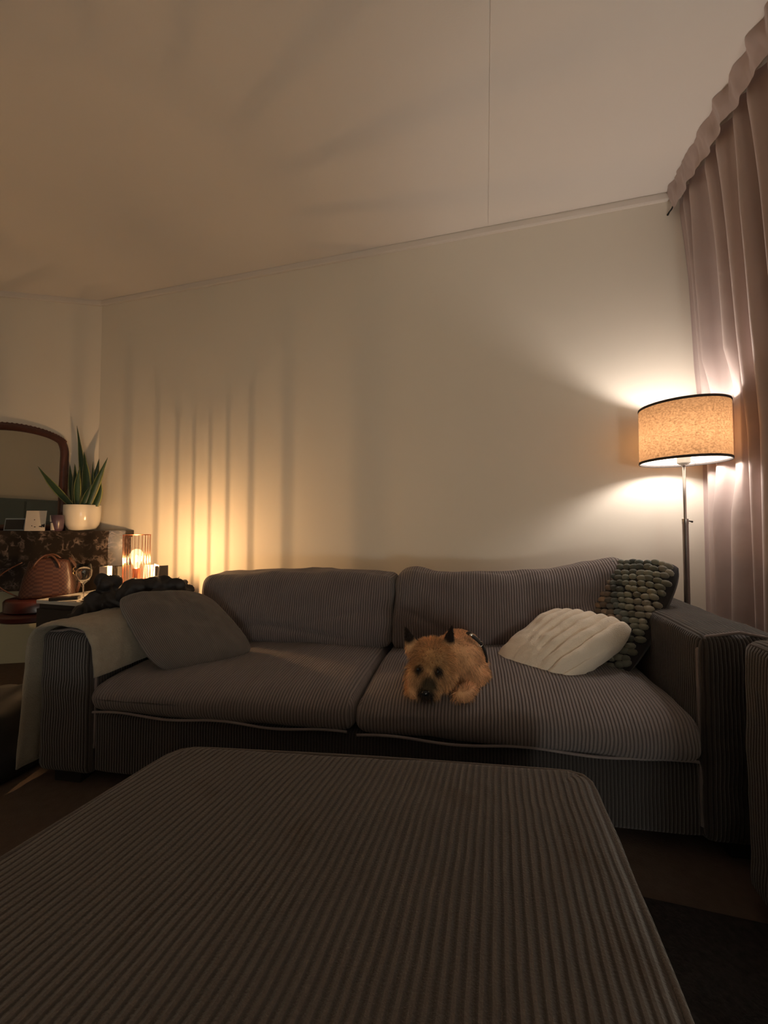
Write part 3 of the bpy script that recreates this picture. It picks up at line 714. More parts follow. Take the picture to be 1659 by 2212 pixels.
# ------------------------------------------------------------------ potted plant
pp = ML(.034, .14, MZ); pc = at(178, 1150, 2.93); PX, PY = pc.x, pc.y
plant = thing('potted_snake_plant', (PX, PY, MZ), 'snake plant in a round white glazed pot on the mantelpiece', 'plant')
hp = .195
prof = [(.0001, 0), (.062, 0), (.085, .010), (.104, .045), (.114, .09), (.117, .14), (.1165, hp - .003), (.1145, hp), (.111, hp - .002), (.110, hp - .03), (.0001, hp - .032)]
mb = MB(); mb.lathe((PX, PY, MZ), prof, 48); mb.build('pot', M['pot'], plant)
mb = MB(); vs = []
mb.lathe((PX, PY, MZ), [(.109, hp - .022), (.08, hp - .012), (.04, hp - .008), (.0001, hp - .008)], 32); mb.build('soil', M['soil'], plant)
def leaf(bx, by, tx, ty, wpx, mid=(0, 0), twist=0, df0=0.0, df1=0.0):
    f0 = 2.93 + df0; f1 = 2.93 + df1; b0 = at(bx, by, f0); t0 = at(tx, ty, f1)
    mdl = (b0 + t0) / 2 + CR * mid[0] * .0035 - Vector((0, 0, 1)) * mid[1] * .0035
    n = 14; vs = []; uvs = []; w = wpx * .0035 / 2
    ax = (t0 - b0).normalized()
    for i in range(n + 1):
        f = i / n; p = b0 * (1 - f) ** 2 + mdl * 2 * f * (1 - f) + t0 * f ** 2
        side = (CR * math.cos(twist * f + .3) + CF * math.sin(twist * f + .3)); side = (side - ax * side.dot(ax)).normalized()
        nr = side.cross(ax).normalized()
        ww = w * (0.55 + .45 * math.sin(PI * min(1, f * 1.1 + .12))) * (1 - max(0, (f - .55) / .45) ** 1.9) + .0006
        for k in range(5):
            q = (k - 2) / 2; vs.append(p + side * ww * q - nr * ww * .35 * q * q); uvs.append((k / 4, f))
        for k in range(5):
            q = (2 - k) / 2; vs.append(p + side * ww * q * .96 - nr * (ww * .35 * q * q - .0022)); uvs.append((1 - k / 4, f))
    fs = [(i * 10 + k, i * 10 + (k + 1) % 10, (i + 1) * 10 + (k + 1) % 10, (i + 1) * 10 + k) for i in range(n) for k in range(10)] + [tuple(range(n * 10, n * 10 + 10))]
    mb = MB(); mb.add(vs, fs, uvs); mb.build('leaf', M['leaf'], plant)
for a in [(152, 1090, 78, 1006, 14, (-4, 3), .4, 0, -.05), (157, 1090, 148, 1003, 12, (-2, 0), .2, .04, .05), (162, 1090, 159, 1001, 16, (0, 0), -.3, .02, .03),
          (166, 1092, 170, 1008, 13, (-5, 0), .5, -.05, -.04), (180, 1090, 161, 918, 12, (6, 0), .3, .05, .06), (183, 1092, 178, 975, 20, (4, 2), -.3, -.02, 0),
          (176, 1094, 196, 1045, 13, (2, 0), .2, -.06, -.05), (192, 1092, 211, 990, 16, (3, 0), .4, .05, .05), (188, 1095, 230, 987, 14, (-3, 4), .3, -.05, -.03), (205, 1094, 215, 1030, 16, (3, 0), -.5, -.02, 0), (200, 1093, 198, 996, 6, (-2, 0), .5, .03, .03)]:
    leaf(*a)

# ------------------------------------------------------------------ small things on the mantel
def card_box(name, px0, px1, py0, py1, fwd, th, mat, label, cat, lean=.12, face_dir=None, base_z=None):
    a = at(px0, py1, fwd); b = at(px1, py1, fwd)
    zb = base_z if base_z is not None else a.z
    h = (py1 - py0) / F * fwd
    return a, b, zb, h
def upright(mb, a, b, zb, h, th, lean=.1):
    """thin upright panel from base line a-b, leaning backwards"""
    a = Vector((a.x, a.y, zb)); b = Vector((b.x, b.y, zb)); d = (b - a).normalized(); nb = Vector((-d.y, d.x, 0))
    up = Vector((0, 0, 1)) * math.cos(lean) + nb * math.sin(lean); tt = nb * math.cos(lean) - Vector((0, 0, 1)) * math.sin(lean)
    lift = Vector((0, 0, th * math.sin(lean)))
    q = [a, b, b + tt * th, a + tt * th]; vs = [p + lift for p in q] + [p + up * h + lift for p in q]
    mb.add(vs, [(0, 1, 5, 4), (1, 2, 6, 5), (2, 3, 7, 6), (3, 0, 4, 7), (3, 2, 1, 0), (4, 5, 6, 7)], [(0, 0), (1, 0), (1, 0), (0, 0), (0, 1), (1, 1), (1, 1), (0, 1)])
    return a, b, up, nb
dv = thing('photo_frame', Vector((at(30, 1148, 2.80).x, at(30, 1148, 2.80).y, MZ)), 'small blue-grey picture frame with a dark picture, standing before the mirror', 'picture frame')
a, b = at(8, 1148, 2.80), at(54, 1148, 2.80); mb = MB(); upright(mb, a, b, MZ, .092, .012, .15); mb.build('frame', M['frame_blue'], dv, smooth=False)
a2 = a.lerp(b, .07) - N1 * -.0 ; b2 = a.lerp(b, .93)
mb = MB(); fr = -CF * .004; upright(mb, a2 + fr, b2 + fr, MZ + .010, .073, .003, .15); mb.build('picture', M['black_gloss'], dv, smooth=False)
ph = thing('greeting_card', Vector((at(75, 1148, 2.82).x, at(75, 1148, 2.82).y, MZ)), 'pale greeting card with a small dark drawing, standing before the mirror', 'card')
a, b = at(53, 1148, 2.78), at(97, 1150, 2.80); mb = MB(); A0, B0, UP, NB = upright(mb, a, b, MZ, .148, .0025, .12); mb.build('card', M['paper'], ph, smooth=False)
for (s, t, r1, r2) in ((.88, .28, .010, .006), (.94, .24, .007, .009), (.78, .22, .012, .004), (.97, .31, .004, .007), (.5, .2, .006, .003), (.84, .20, .008, .003), (.45, .55, .003, .004), (.35, .25, .003, .004)):
    q = A0.lerp(B0, min(s, .95)) + UP * (.148 * t) - NB * .0012; d = (B0 - A0).normalized(); mb = MB(); mb.ball(q, 1, 10, 6, M3=Matrix((d * r1, NB * .0008, UP * r2)).transposed()); mb.build('ink_mark', M['dark_fabric'], ph)
cup = thing('patterned_cup', Vector((at(124, 1150, 2.80).x, at(124, 1150, 2.80).y, MZ)), 'dark purple cup with cream patches beside the white pot', 'cup')
cc = at(124, 1152, 2.78); mb = MB(); mb.lathe((cc.x, cc.y, MZ), [(.0001, 0), (.028, 0), (.036, .02), (.040, .07), (.038, .115), (.035, .115), (.034, .06), (.0001, .02)], 24); mb.build('body', M['purple'], cup)
for (zz, hh, az) in ((.09, .024, -2.2), (.032, .026, -1.75)):
    mb = MB(); vs = []; 
    for i in range(9):
        for j in range(7):
            th = az + YAW + (i / 8 - .5) * 1.0 * (1 - .6 * (j / 6)); z = zz + (j / 6 - .5) * 2 * hh; r = .0365 + .004 * min(1, z / .07) + .0006
            vs.append(Vector((cc.x + r * math.cos(th), cc.y + r * math.sin(th), MZ + z)))
    mb.add(vs, [(i * 7 + j, (i + 1) * 7 + j, (i + 1) * 7 + j + 1, i * 7 + j + 1) for i in range(8) for j in range(6)]); mb.build('cream_patch', M['paper'], cup)

# ------------------------------------------------------------------ side table, wire lamp and the things on it
TZ = .60
tb = thing('side_table', (-2.21, 1.90, 0), 'black side table with a pale top between sofa and mantelpiece', 'table')
mb = MB(); mb.box((-2.205, 1.90, TZ - .011), (.76, .42, .022), bevel=.003); mb.build('tabletop', M['table_white'], tb, smooth=False)
mb = MB(); mb.box((-2.205, 1.90, TZ - .12), (.74, .40, .19), bevel=.003); mb.build('cabinet_body', M['black_wood'], tb, smooth=False)
mb = MB(); mb.box((-2.225, 1.693, TZ - .12), (.70, .014, .14), bevel=.002); d_ = mb.build('drawer', M['black_wood'], tb, smooth=False)
mb = MB(); mb.ball((-2.225, 1.675, TZ - .12), .012, 12, 8); mb.build('knob', M['metal'], d_)
for (x, y) in ((-2.555, 1.72), (-1.865, 1.72), (-2.555, 2.08), (-1.865, 2.08)):
    mb = MB(); mb.box((x, y, .20), (.035, .035, .385), bevel=.003); mb.build('leg', M['black_wood'], tb, smooth=False)
WX, WY = at(297, 1205, 2.34).x, at(297, 1205, 2.34).y; WR = .0715; WH = .385
wl = thing('table_lamp', (WX, WY, TZ), 'copper wire cage table lamp with a glowing bare bulb', 'lamp')
mb = MB(); mb.lathe((WX, WY, TZ), [(.0001, 0), (WR, 0), (WR, .006), (.0001, .008)], 40); mb.build('base', M['copper'], wl, auto=40)
mb = MB()
NW = 24
for k in range(NW):
    a = 2 * PI * (k + .5) / NW; c, s = math.cos(a), math.sin(a); mb.tube([Vector((WX + WR * c, WY + WR * s, TZ + .004)), Vector((WX + WR * c, WY + WR * s, TZ + WH))], .0012, 6)
for z in (.006, WH):
    mb.tube([Vector((WX + WR * math.cos(2 * PI * k / 48), WY + WR * math.sin(2 * PI * k / 48), TZ + z)) for k in range(49)], .0018, 6, caps=False)
mb.build('wire_cage', M['copper'], wl)
zb_ = EYE - (1205 - HOR) / F * 2.34
mb = MB(); mb.lathe((WX, WY, TZ), [(.0001, .006), (.019, .006), (.021, .02), (.021, zb_ - TZ - .065), (.016, zb_ - TZ - .06), (.0001, zb_ - TZ - .06)], 24); mb.build('bulb_socket', M['copper'], wl)
mb = MB(); bz = zb_ - .062
mb.lathe((WX, WY, bz), [(.014, 0), (.016, .018), (.030, .045), (.036, .068), (.035, .088), (.024, .108), (.010, .116), (.0001, .117)], 24); bgl = mb.build('bulb', M['bulb_glass'], wl); bgl['label'] = 'glowing amber glass bulb'
mb = MB()
for k in range(3):
    a = k * 2 * PI / 3 + .4; mb.tube([Vector((WX + .0022 * math.cos(a), WY + .0022 * math.sin(a), bz + .040)), Vector((WX + .0012 * math.cos(a), WY + .0012 * math.sin(a), bz + .078))], .0011, 6, caps=False)
mb.build('filament', M['filament'], bgl)

# wine glass
gx = at(184, 1287, 2.26); gl_ = MB(); 
pr = [(.0001, 0), (.034, .0), (.034, .0015), (.006, .005), (.0035, .02), (.0035, .095), (.008, .103), (.026, .118), (.038, .145), (.040, .175), (.034, .215), (.0330, .215), (.0388, .175), (.0365, .146), (.025, .1205), (.0001, .108)]
gl_.lathe((gx.x, gx.y, TZ), pr, 36); tag(gl_.build('wine_glass', M['glass']), 'clear stemmed wine glass on the side table beside the handbag', 'glass')
rm_ = at(158, 1287, 2.30)
mb = MB(); mb.box((rm_.x - .02, rm_.y - .02, TZ + .0105), (.05, .14, .02), rot=R(-55), bevel=.004); tag(mb.build('remote_control', M['black_gloss'], smooth=False), 'black remote control lying at the left end of the side table', 'remote control')
# spoon-like shiny tray
ty = at(205, 1290, 2.22)
mb = MB(); mb.lathe((ty.x, ty.y, TZ), [(.0001, .001), (.03, .001), (.042, .008), (.044, .008), (.031, 0), (.0001, 0)], 28); tag(mb.build('glass_dish', M['chrome']), 'small shiny dish at the foot of the wine glass', 'dish')
# candle block
cd_ = at(231, 1262, 2.28)
cdl = thing('candle_holder', (cd_.x, cd_.y, TZ), 'square frosted candle holder on the side table in front of the marble', 'candle holder')
mb = MB(); mb.box((cd_.x, cd_.y, TZ + .10), (.046, .046, .20), rot=R(20), bevel=.004); mb.build('body', M['wax'], cdl, smooth=False)
mb = MB(); mb.lathe((cd_.x, cd_.y, TZ + .2), [(.0001, 0), (.016, 0), (.017, .004), (.0001, .004)], 16); mb.build('wick_cup', M['chrome'], cdl)
# standing picture frame seen from behind the lamp, and a pink card
pf = thing('standing_frame', Vector((at(350, 1260, 2.40).x, at(350, 1260, 2.40).y, TZ)), 'open white folding frame with a grey back, right of the wire lamp', 'picture frame')
a, b = at(330, 1285, 2.33), at(338, 1285, 2.20)
mb = MB(); upright(mb, at(327, 1285, 2.36), at(337, 1285, 2.27), TZ, .205, .006, .10); o = mb.build('side_panel', M['paper'], pf, smooth=False); o['label'] = 'white front leaf'
mb = MB(); upright(mb, at(338, 1285, 2.28), at(366, 1285, 2.33), TZ, .20, .008, .04); mb.build('back_panel', M['frame_grey'], pf, smooth=False)
mb = MB(); upright(mb, at(309, 1285, 2.45), at(328, 1285, 2.44), TZ, .19, .003, .10); tag(mb.build('pink_card', M['pink'], smooth=False), 'pink patterned card standing behind the wire lamp', 'card')
mb = MB(); upright(mb, at(399, 1285, 2.22), at(417, 1285, 2.22), TZ, .075, .003, .15); tag(mb.build('green_card', M['green'], smooth=False), 'small dark green card at the right end of the side table', 'card')

# ------------------------------------------------------------------ round stool and handbag
SX, SY = -2.81, 1.86; SZ = .575
stl = thing('round_stool', (SX, SY, 0), 'round dark red leather stool left of the side table', 'stool')
mb = MB(); mb.lathe((SX, SY, 0), [(.0001, SZ - .075), (.165, SZ - .075), (.175, SZ - .07), (.175, SZ - .012), (.168, SZ - .002), (.16, SZ), (.0001, SZ)], 48); mb.build('seat', M['red_lacquer'], stl, auto=50)
mb = MB(); mb.lathe((SX, SY, 0), [(.0001, SZ - .13), (.19, SZ - .13), (.205, SZ - .12), (.207, SZ - .095), (.19, SZ - .080), (.0001, SZ - .078)], 48); mb.build('lower_ring', M['red_lacquer'], stl, auto=50)
mb = MB(); mb.lathe((SX, SY, 0), [(.0001, 0), (.11, 0), (.11, .012), (.02, .03), (.016, .06), (.016, SZ - .13), (.0001, SZ - .13)], 28); mb.build('pedestal', M['black_wood'], stl, auto=40)
bgp = Vector((SX + .045, SY + .02, SZ))
bag = thing('handbag', bgp, 'brown chequered leather handbag with handles standing on the round stool', 'handbag')
BW, BD, BH = .145, .07, .25
br = Matrix.Rotation(R(38), 3, 'Z')
def bp_(x, y, z): return bgp + br @ Vector((x, y, z))
mb = MB(); n = 20; vs = []; uvs = []
for j in range(13):
    f = j / 12; w = BW * (1 - .30 * f ** 1.5); d = BD * (1 - .62 * f ** 1.2); z = .004 + BH * f
    for k in range(40):
        a = 2 * PI * k / 40; cx = math.copysign(abs(math.cos(a)) ** .45, math.cos(a)); sy = math.copysign(abs(math.sin(a)) ** .45, math.sin(a))
        vs.append(bp_(cx * w, sy * d + .004 * noise.noise(Vector((k * .4, j * .5, 0))), z - .02 * f * (cx * cx) + (.003 if 0 else 0))); uvs.append((k / 40 * .62, f * .25))
mb.add(vs, [(j * 40 + k, j * 40 + (k + 1) % 40, (j + 1) * 40 + (k + 1) % 40, (j + 1) * 40 + k) for j in range(12) for k in range(40)] + [tuple(reversed(range(40))), tuple(range(480, 520))], uvs); mb.build('body', M['bag'], bag)
for y in (-.052, .052):
    mb = MB(); mb.tube([bp_(-.07 + .14 * k / 16, y * (1 - .4 * math.sin(PI * k / 16)), .19 + .085 * math.sin(PI * k / 16) ** .7) for k in range(17)], .006, 8); mb.build('handle', M['bag_trim'], bag)
mb = MB(); mb.tube([bp_(.105 + .035 * math.sin(PI * k / 14) + .04 * (1 - k / 14), -.0, .24 * k / 14 + .012) for k in range(15)], .011, 8, flat=.4); mb.build('side_strap', M['bag_trim'], bag)
for z in (.15, .175):
    mb = MB(); mb.tube([bp_(.142 + .012 * math.cos(2 * PI * k / 16), -.018, z + .012 * math.sin(2 * PI * k / 16)) for k in range(17)], .0025, 6, caps=False); mb.build('ring', M['brass'], bag)
mb = MB(); P = [bp_(-.13 - .12 * math.sin(PI * k / 24), -.03, .23 - .225 * k / 24) for k in range(25)]; mb.tube(P, .004, 6); mb.build('shoulder_strap', M['bag_trim'], bag)

# black bag on the floor at the left edge
fb = at(-6, 1690, 1.60); fb.z = 0
fbg = thing('floor_bag', fb, 'black bag slumped on the floor left of the sofa', 'bag')
mb = MB()
FZ = .32
soft_box(mb, .13, .13, FZ / 2, .05, lambda p: Vector((fb.x - .04 + p.x * (1 - .1 * p.z / FZ), fb.y + .05 + p.y, FZ / 2 + p.z + .0)), (.02, .02, .012), n=16, wr=.02, seed=4); mb.build('body', M['black'], fbg)
mb = MB(); mb.tube([Vector((fb.x - .12 + .17 * k / 16, fb.y - .06, FZ - .012 + .05 * math.sin(PI * k / 16))) for k in range(17)], .007, 8, flat=.5); o = mb.build('strap', M['frame_blue'], fbg); o['label'] = 'grey webbing strap'

# ------------------------------------------------------------------ blanket over the left arm
mb = MB(); nu, nd = 60, 30
prof = []
uo, ui = -1.62 - .016, -1.37 + .016; zt = .615 + .022
pathp = [(uo - .035, .07), (uo - .022, .30), (uo - .006, zt - .06), (uo + .035, zt), ((uo + ui) / 2, zt + .010), (ui - .035, zt), (ui + .004, zt - .07), (ui + .016, .452)]
seg_l = []
for k in range(len(pathp) - 1):
    for q in range(8): f = q / 8; seg_l.append((pathp[k][0] * (1 - f) + pathp[k + 1][0] * f, pathp[k][1] * (1 - f) + pathp[k + 1][1] * f))
seg_l.append(pathp[-1]); 
for _ in range(4): seg_l = [seg_l[0]] + [((seg_l[i - 1][0] + 2 * seg_l[i][0] + seg_l[i + 1][0]) / 4, (seg_l[i - 1][1] + 2 * seg_l[i][1] + seg_l[i + 1][1]) / 4) for i in range(1, len(seg_l) - 1)] + [seg_l[-1]]
n1 = len(seg_l); vs = []
for side in (0, 1):
    for i, (u, z) in enumerate(seg_l):
        i0, i1 = max(0, i - 1), min(n1 - 1, i + 1); tx, tz = seg_l[i1][0] - seg_l[i0][0], seg_l[i1][1] - seg_l[i0][1]; l = math.hypot(tx, tz); nx, nz = -tz / l, tx / l
        for j in range(nd + 1):
            d = -.022 + .42 * j / nd - .02 * max(0, (i / n1 - .75)) * 4 * 0
            w = .006 * noise.noise(Vector((i * .18, j * .25, 3))) + .003 * noise.noise(Vector((i * .5, j * .6, 1)))
            th = .012 * side * (1 if 0 < j < nd else .6) + w * (1 - .0)
            fold = .006 * math.sin(j * .5 + 1) * max(0, 1 - i / 12) * 1.0
            vs.append(S(u + nx * th + (-abs(fold)), d, z + nz * th))
fs = []; K = nd + 1
for side in (0, 1):
    o_ = side * n1 * K
    for i in range(n1 - 1):
        for j in range(nd):
            q = (o_ + i * K + j, o_ + (i + 1) * K + j, o_ + (i + 1) * K + j + 1, o_ + i * K + j + 1); fs.append(q if side == 0 else tuple(reversed(q)))
for i in range(n1 - 1):
    for j in (0, nd): q = (i * K + j, n1 * K + i * K + j, n1 * K + (i + 1) * K + j, (i + 1) * K + j); fs.append(q if j == 0 else tuple(reversed(q)))
for j in range(nd):
    for i in (0, n1 - 1): q = (i * K + j, i * K + j + 1, n1 * K + i * K + j + 1, n1 * K + i * K + j); fs.append(q if i == 0 else tuple(reversed(q)))
mb.add(vs, fs); tag(mb.build('blanket', M['blanket']), 'beige fleece blanket draped over the left arm of the sofa', 'blanket')

# ------------------------------------------------------------------ cushions
def pil(name, label, corners, t, mat, **kw):
    cs = [at(*c) for c in corners]; c = sum(cs, Vector()) / 4
    return cs, c
# left corduroy pillow
cs = [at(345, 1458, 1.60), at(568, 1408, 1.80), at(448, 1274, 1.92), at(240, 1282, 1.73)]
mb = MB(); pillow_quad(mb, *cs, t=.085, bulge=.01, wr=.016, seed=5, expo=.5, rnd=.9)
tag(mb.build('throw_pillow', M['pillow_cord']), 'grey-brown corduroy throw pillow leaning on the left arm of the sofa', 'pillow')
# white fluted pillow
cs = [at(1048, 1430, 1.66), at(1212, 1478, 1.42), at(1384, 1352, 1.55), at(1190, 1318, 1.78)]
def fl(s, u):
    # flutes fan out from the lower left, only on the right two thirds
    k = max(0, min(1, (s + u * .35 - .25) / .2)); a = (s * 1.0 + .10 * u * u)
    return .011 * k * (abs(math.sin(a * PI * 6.5)) ** .6 - .6)
mb = MB(); cs2 = [cs[0], cs[1], cs[2], cs[3]]
def fl2(s, u): 
    # s runs towards the viewer, u to the right
    q = s - .16 * u + .10 * u * u; k = max(0, min(1, (u * .75 + s * .55 - .42) / .16))
    return .027 * k * (abs(math.sin(q * PI * 7.5)) ** .5 - .6)
pillow_quad(mb, *cs2, t=.082, bulge=.01, wr=.008, seed=6, ribs=fl2, n=120, expo=.42, rnd=.8)
tag(mb.build('white_pillow', M['white_knit']), 'cream plush pillow with fluted ridges beside the dog', 'pillow')
# chunky knit pillow
cs = [at(1222, 1445, 1.80), at(1352, 1468, 1.50), at(1486, 1212, 1.62), at(1282, 1212, 1.90)]
mb = MB(); base, th, nrm = pillow_quad(mb, *cs, t=.060, bulge=.0, wr=.004, seed=7, n=30, expo=.45, rnd=.8)
mb.col = [(0.03, .028, .03)] * len(mb.v); mb.usecol = True
pal = [(.30, .27, .25), (.20, .19, .19), (.26, .17, .11), (.10, .12, .12), (.17, .17, .13), (.36, .33, .28), (.07, .075, .085), (.24, .22, .15)]
NR, NC = 19, 12
for i in range(NR):
    for j in range(NC):
        u = (i + .5) / NR; s = (j + .5 + (.5 if i % 2 else 0)) / (NC + .5)
        s = .005 + .99 * s; u = .005 + .99 * u; s += random.uniform(-.012, .012); u += random.uniform(-.008, .008); s = min(.99, max(.01, s)); u = min(.99, max(.01, u))
        T = th(s, u); p = base(s, u) + nrm * (.060 * T + .002)
        d1 = (base(min(1, s + .02), u) + nrm * .060 * th(min(1, s + .02), u)) - (base(max(0, s - .02), u) + nrm * .060 * th(max(0, s - .02), u)); d1.normalize()
        d2 = (base(s, min(1, u + .02)) + nrm * .060 * th(s, min(1, u + .02))) - (base(s, max(0, u - .02)) + nrm * .060 * th(s, max(0, u - .02))); d2 = (d2 - d1 * d2.dot(d1)).normalized(); d3 = d1.cross(d2)
        q = noise.noise(Vector((s * 2.2, u * 3.0, 4))) * 3.2 + s * 3.5 + u * 1.5
        c1 = pal[int(q) % 8]; c2 = pal[(int(q) + 1) % 8]; f = q - math.floor(q); jit = random.uniform(.6, 1.35)
        c = [((1 - f) * a + f * b) * jit for a, b in zip(c1, c2)]
        tl = random.uniform(-.25, .25)
        e1 = d1 * math.cos(tl) + d2 * math.sin(tl); e2 = d2 * math.cos(tl) - d1 * math.sin(tl)
        mb.ball(p, 1, 10, 7, M3=Matrix((e1 * .0195 * random.uniform(.85, 1.15), e2 * .0140, d3 * .0150)).transposed(), col=tuple(c))
tag(mb.build('knit_pillow', M['wool']), 'chunky knitted pillow in grey brown and green wool by the right arm', 'pillow')

# ------------------------------------------------------------------ black jacket thrown over the arm
mb = MB(); jk = [(195, 1318, 1.84, .06, .045), (225, 1300, 1.86, .07, .05), (262, 1290, 1.86, .07, .045), (238, 1266, 1.88, .034, .045), (230, 1252, 1.88, .024, .03), (245, 1262, 1.86, .03, .03), (300, 1270, 1.86, .07, .036), (335, 1265, 1.88, .07, .034), (372, 1270, 1.90, .06, .036), (402, 1276, 1.92, .028, .018), (360, 1256, 1.91, .03, .018), (385, 1262, 1.91, .03, .018), (285, 1282, 1.84, .06, .03), (355, 1280, 1.86, .05, .022), (180, 1330, 1.82, .03, .025)]
for (x, y, f, rx, rz) in jk: mb.ball(at(x, y, f), 1, 16, 10, M3=Matrix((CR * rx, CF * .05, Vector((0, 0, rz)))).transposed())
jt = thing('jacket', Vector((at(280, 1300, 1.93).x, at(280, 1300, 1.93).y, .64)), 'black jacket thrown in a heap over the left arm and pillow', 'jacket')
def jd(p):
    n = noise.noise(p * 9) + .6 * noise.noise(p * 21); return .018 * (1 - abs(n) * 2.8)
merged(mb, 'cloth', M['jacket'], jt, .007, 5, disp=jd)
mb = MB(); q = at(380, 1256, 1.90); mb.tube([q, q + CR * .012 + Vector((0, 0, .012)), q + CR * .022 + Vector((0, 0, .024))], [.003, .002, .0012], 6); mb.build('hanging_loop', M['jacket'], jt)

# ------------------------------------------------------------------ the dog
dog = thing('dog', Vector((at(975, 1450, 1.5).x, at(975, 1450, 1.5).y, .47)), 'small sandy terrier with dark pricked ears lying on the sofa, chin down', 'dog')
mb = MB()
Zv = Vector((0, 0, 1))
def el(x, y, f, rx, rf, rz, tilt=0):
    a = CR * math.cos(tilt) + Zv * math.sin(tilt); b = Zv * math.cos(tilt) - CR * math.sin(tilt)
    mb.ball(at(x, y, f), 1, 20, 14, M3=Matrix((a * rx, CF * rf, b * rz)).transposed())
el(990, 1408, 1.66, .092, .13, .095)      # rump and back
el(998, 1412, 1.56, .088, .12, .092)
el(990, 1420, 1.48, .085, .09, .082)      # shoulders
el(1012, 1452, 1.47, .072, .08, .065)
el(1030, 1462, 1.60, .055, .09, .055)     # flank and thigh
el(965, 1412, 1.45, .06, .07, .07)        # neck
el(932, 1415, 1.41, .066, .068, .060)     # skull
el(930, 1440, 1.385, .060, .055, .052)
el(925, 1462, 1.365, .046, .045, .040)    # muzzle
el(923, 1484, 1.345, .034, .040, .026)
el(900, 1455, 1.39, .040, .045, .045)     # cheek fur
el(955, 1455, 1.39, .042, .045, .045)
for (pts) in (((1020, 1458, 1.46, .040), (1018, 1478, 1.42, .034), (1008, 1490, 1.37, .028), (1000, 1497, 1.345, .026), (988, 1497, 1.335, .021)),
              ((905, 1462, 1.45, .036), (895, 1480, 1.40, .030), (892, 1490, 1.37, .024), (890, 1492, 1.355, .021))):
    for a_, b_ in zip(pts[:-1], pts[1:]):
        for k in range(4):
            f = k / 4; q = [a_[i] * (1 - f) + b_[i] * f for i in range(4)]; mb.ball(at(q[0], q[1], q[2]), q[3], 12, 8)
ears = []
for (bx, by, tx, ty, f) in ((892, 1400, 875, 1352, 1.41), (964, 1404, 975, 1350, 1.40)):
    b0 = at(bx, by, f); t0 = at(tx, ty, f + .01); ears.append((b0, t0))
    for k in range(10):
        q = k / 9; r = .027 * (1 - q) ** .65 + .003; mb.ball(b0.lerp(t0, q), 1, 12, 8, M3=Matrix((CR * r, CF * max(.006, r * .45), Zv * max(.006, r))).transposed())
darks = [(b.lerp(t, q_), .032, (.018, .012, .010)) for b, t in ears for q_ in (.55, .85)] + [(at(903, 1441, 1.345), .023, (.035, .022, .014)), (at(944, 1446, 1.338), .022, (.035, .022, .014)), (at(918, 1494, 1.31), .042, (.022, .016, .013)), (at(925, 1472, 1.33), .036, (.07, .05, .028))]
def dogcol(p):
    n = noise.noise(p * 22); c = Vector((.66, .38, .205)) * (1 + .35 * n)
    h = min(1, max(0, (p - at(932, 1430, 1.36)).length / .16)); c = c.lerp(Vector((.50, .30, .12)) * (1 + .3 * n), (1 - h) * .8)
    for (q, r, k) in darks:
        w = max(0, 1 - (p - q).length / r) if r else 0; w = min(1, w * 2.2); c = c.lerp(Vector(k), w)
    return tuple(c)
M['dog'] = attr_mat('terrier_skin', .95, .1, .1); M['fur'] = attr_mat('terrier_fur', .7, .15, .15)
body, bodymb, ns = merged(mb, 'body', M['dog'], dog, .006, 5, colf=dogcol)
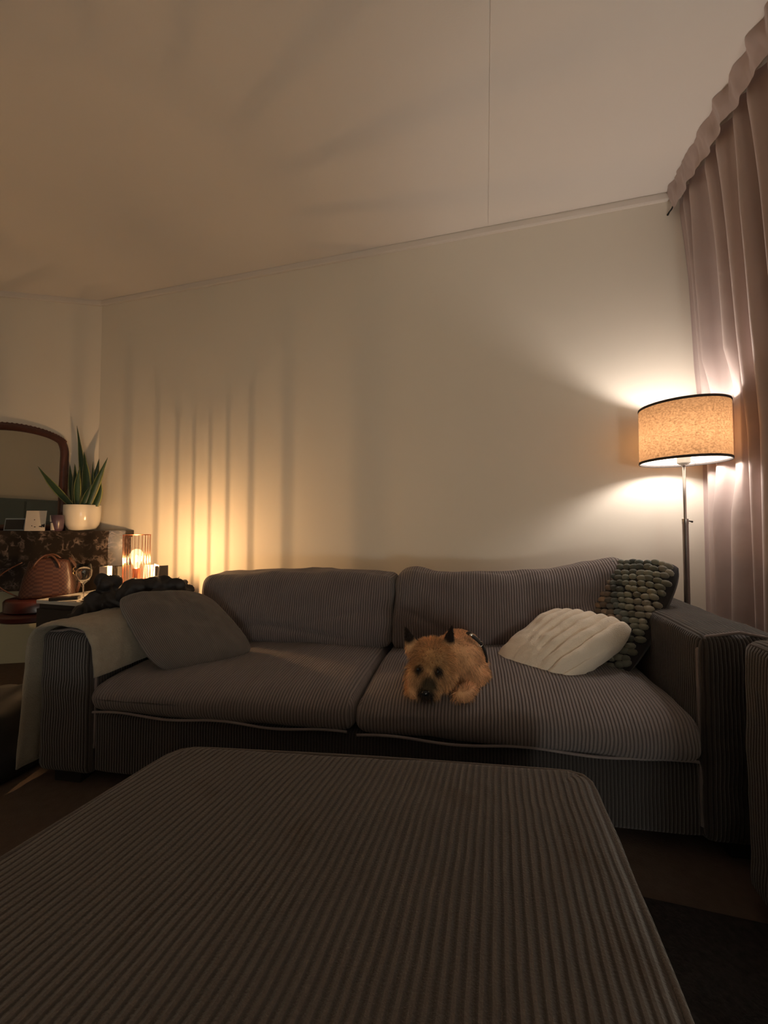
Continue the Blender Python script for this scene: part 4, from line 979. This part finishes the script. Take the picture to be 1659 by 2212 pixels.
# fur: fine strands laid along the coat
me = body.data; off = parent_origin(dog); tris = []; cum = []; tot = 0
for p in me.polygons:
    vs_ = [me.vertices[i].co + off for i in p.vertices]; ar = p.area
    tot += ar; tris.append((vs_, p.normal.copy())); cum.append(tot)
import bisect
fv = []; ff = []; fc = []; NSTR = 46000
headc = at(932, 1430, 1.40)
for k in range(NSTR):
    i = bisect.bisect(cum, random.random() * tot); i = min(i, len(tris) - 1); vs_, nr = tris[i]
    a, b = random.random(), random.random(); p = vs_[0].lerp(vs_[1], a).lerp(vs_[-1].lerp(vs_[2], a) if len(vs_) > 3 else vs_[2], b)
    if p.z < .437: continue
    hd = (p - headc); onhead = hd.length < .085
    ear = any((p - b0.lerp(t0, q_)).length < .028 for b0, t0 in ears for q_ in (.5, .9))
    flow = (hd.normalized() * .9 + Zv * -.5 - CF * .1) if onhead else (Vector((0, 0, -.9)) + CF * .35 + CR * .15)
    if nr.z > .75 and not onhead: flow = CF * .8 + CR * .25 - Zv * .1
    dirn = (nr * (.75 if onhead else .42) + flow * .8 + Vector((random.uniform(-1, 1), random.uniform(-1, 1), random.uniform(-1, 1))) * .35).normalized()
    if ear: ln = .006
    elif onhead: ln = random.uniform(.012, .026)
    elif p.z < .53: ln = random.uniform(.014, .030)
    else: ln = random.uniform(.008, .014)
    sd = dirn.cross(Vector((random.uniform(-1, 1), random.uniform(-1, 1), random.uniform(-1, 1)))).normalized() * random.uniform(.0005, .0009)
    m_ = p + dirn * ln * .55; tp = p + dirn * ln + Vector((0, 0, -.22 * ln))
    if m_.z < .434 or tp.z < .432: continue
    o_ = len(fv); fv += [p - sd, p + sd, m_ + sd * .7, m_ - sd * .7, tp]; ff += [(o_, o_ + 1, o_ + 2, o_ + 3), (o_ + 3, o_ + 2, o_ + 4)]
    c = Vector(dogcol(p)) * random.uniform(.55, 1.5); fc += [tuple(c)] * 5
mb = MB(); mb.add(fv, ff, None, fc); fo = mb.build('fur', M['fur'], dog, smooth=False); fo['kind'] = 'stuff'
for (x, y) in ((902, 1442), (944, 1447)):
    mb = MB(); mb.ball(at(x, y, 1.336 if x < 920 else 1.328), .0065, 14, 10); mb.build('eye', M['black_gloss'], dog)
mb = MB(); mb.ball(at(918, 1492, 1.308), 1, 14, 10, M3=Matrix((CR * .014, CF * .010, Zv * .010)).transposed()); mb.build('nose', M['black_gloss'], dog)
# harness: a strap over the back with a chrome clip
mb = MB(); hp_ = [(1008, 1364, 1.50), (1016, 1370, 1.475), (1026, 1378, 1.475), (1036, 1388, 1.49), (1043, 1402, 1.50), (1046, 1418, 1.505), (1046, 1430, 1.50)]
P = []
for k in range(len(hp_) - 1):
    for q in range(4): f = q / 4; P.append(at(*[hp_[k][i] * (1 - f) + hp_[k + 1][i] * f for i in range(3)]))
har = MB(); P = [p - CF * .004 + CR * .003 for p in P]; har.tube(P, .0115, 8, flat=.5); ho = har.build('harness', M['black'], dog); ho['label'] = 'black harness strap'
mb = MB(); mb.ball(at(1017, 1370, 1.465), 1, 12, 8, M3=Matrix((CR * .010, CF * .004, Zv * .007)).transposed()); mb.build('buckle', M['chrome'], ho)
mb = MB(); q = at(1036, 1388, 1.475); mb.tube([q + (CR * math.cos(2 * PI * k / 16) + Zv * math.sin(2 * PI * k / 16)) * .009 for k in range(17)], .0015, 6, caps=False); mb.build('ring', M['chrome'], ho)
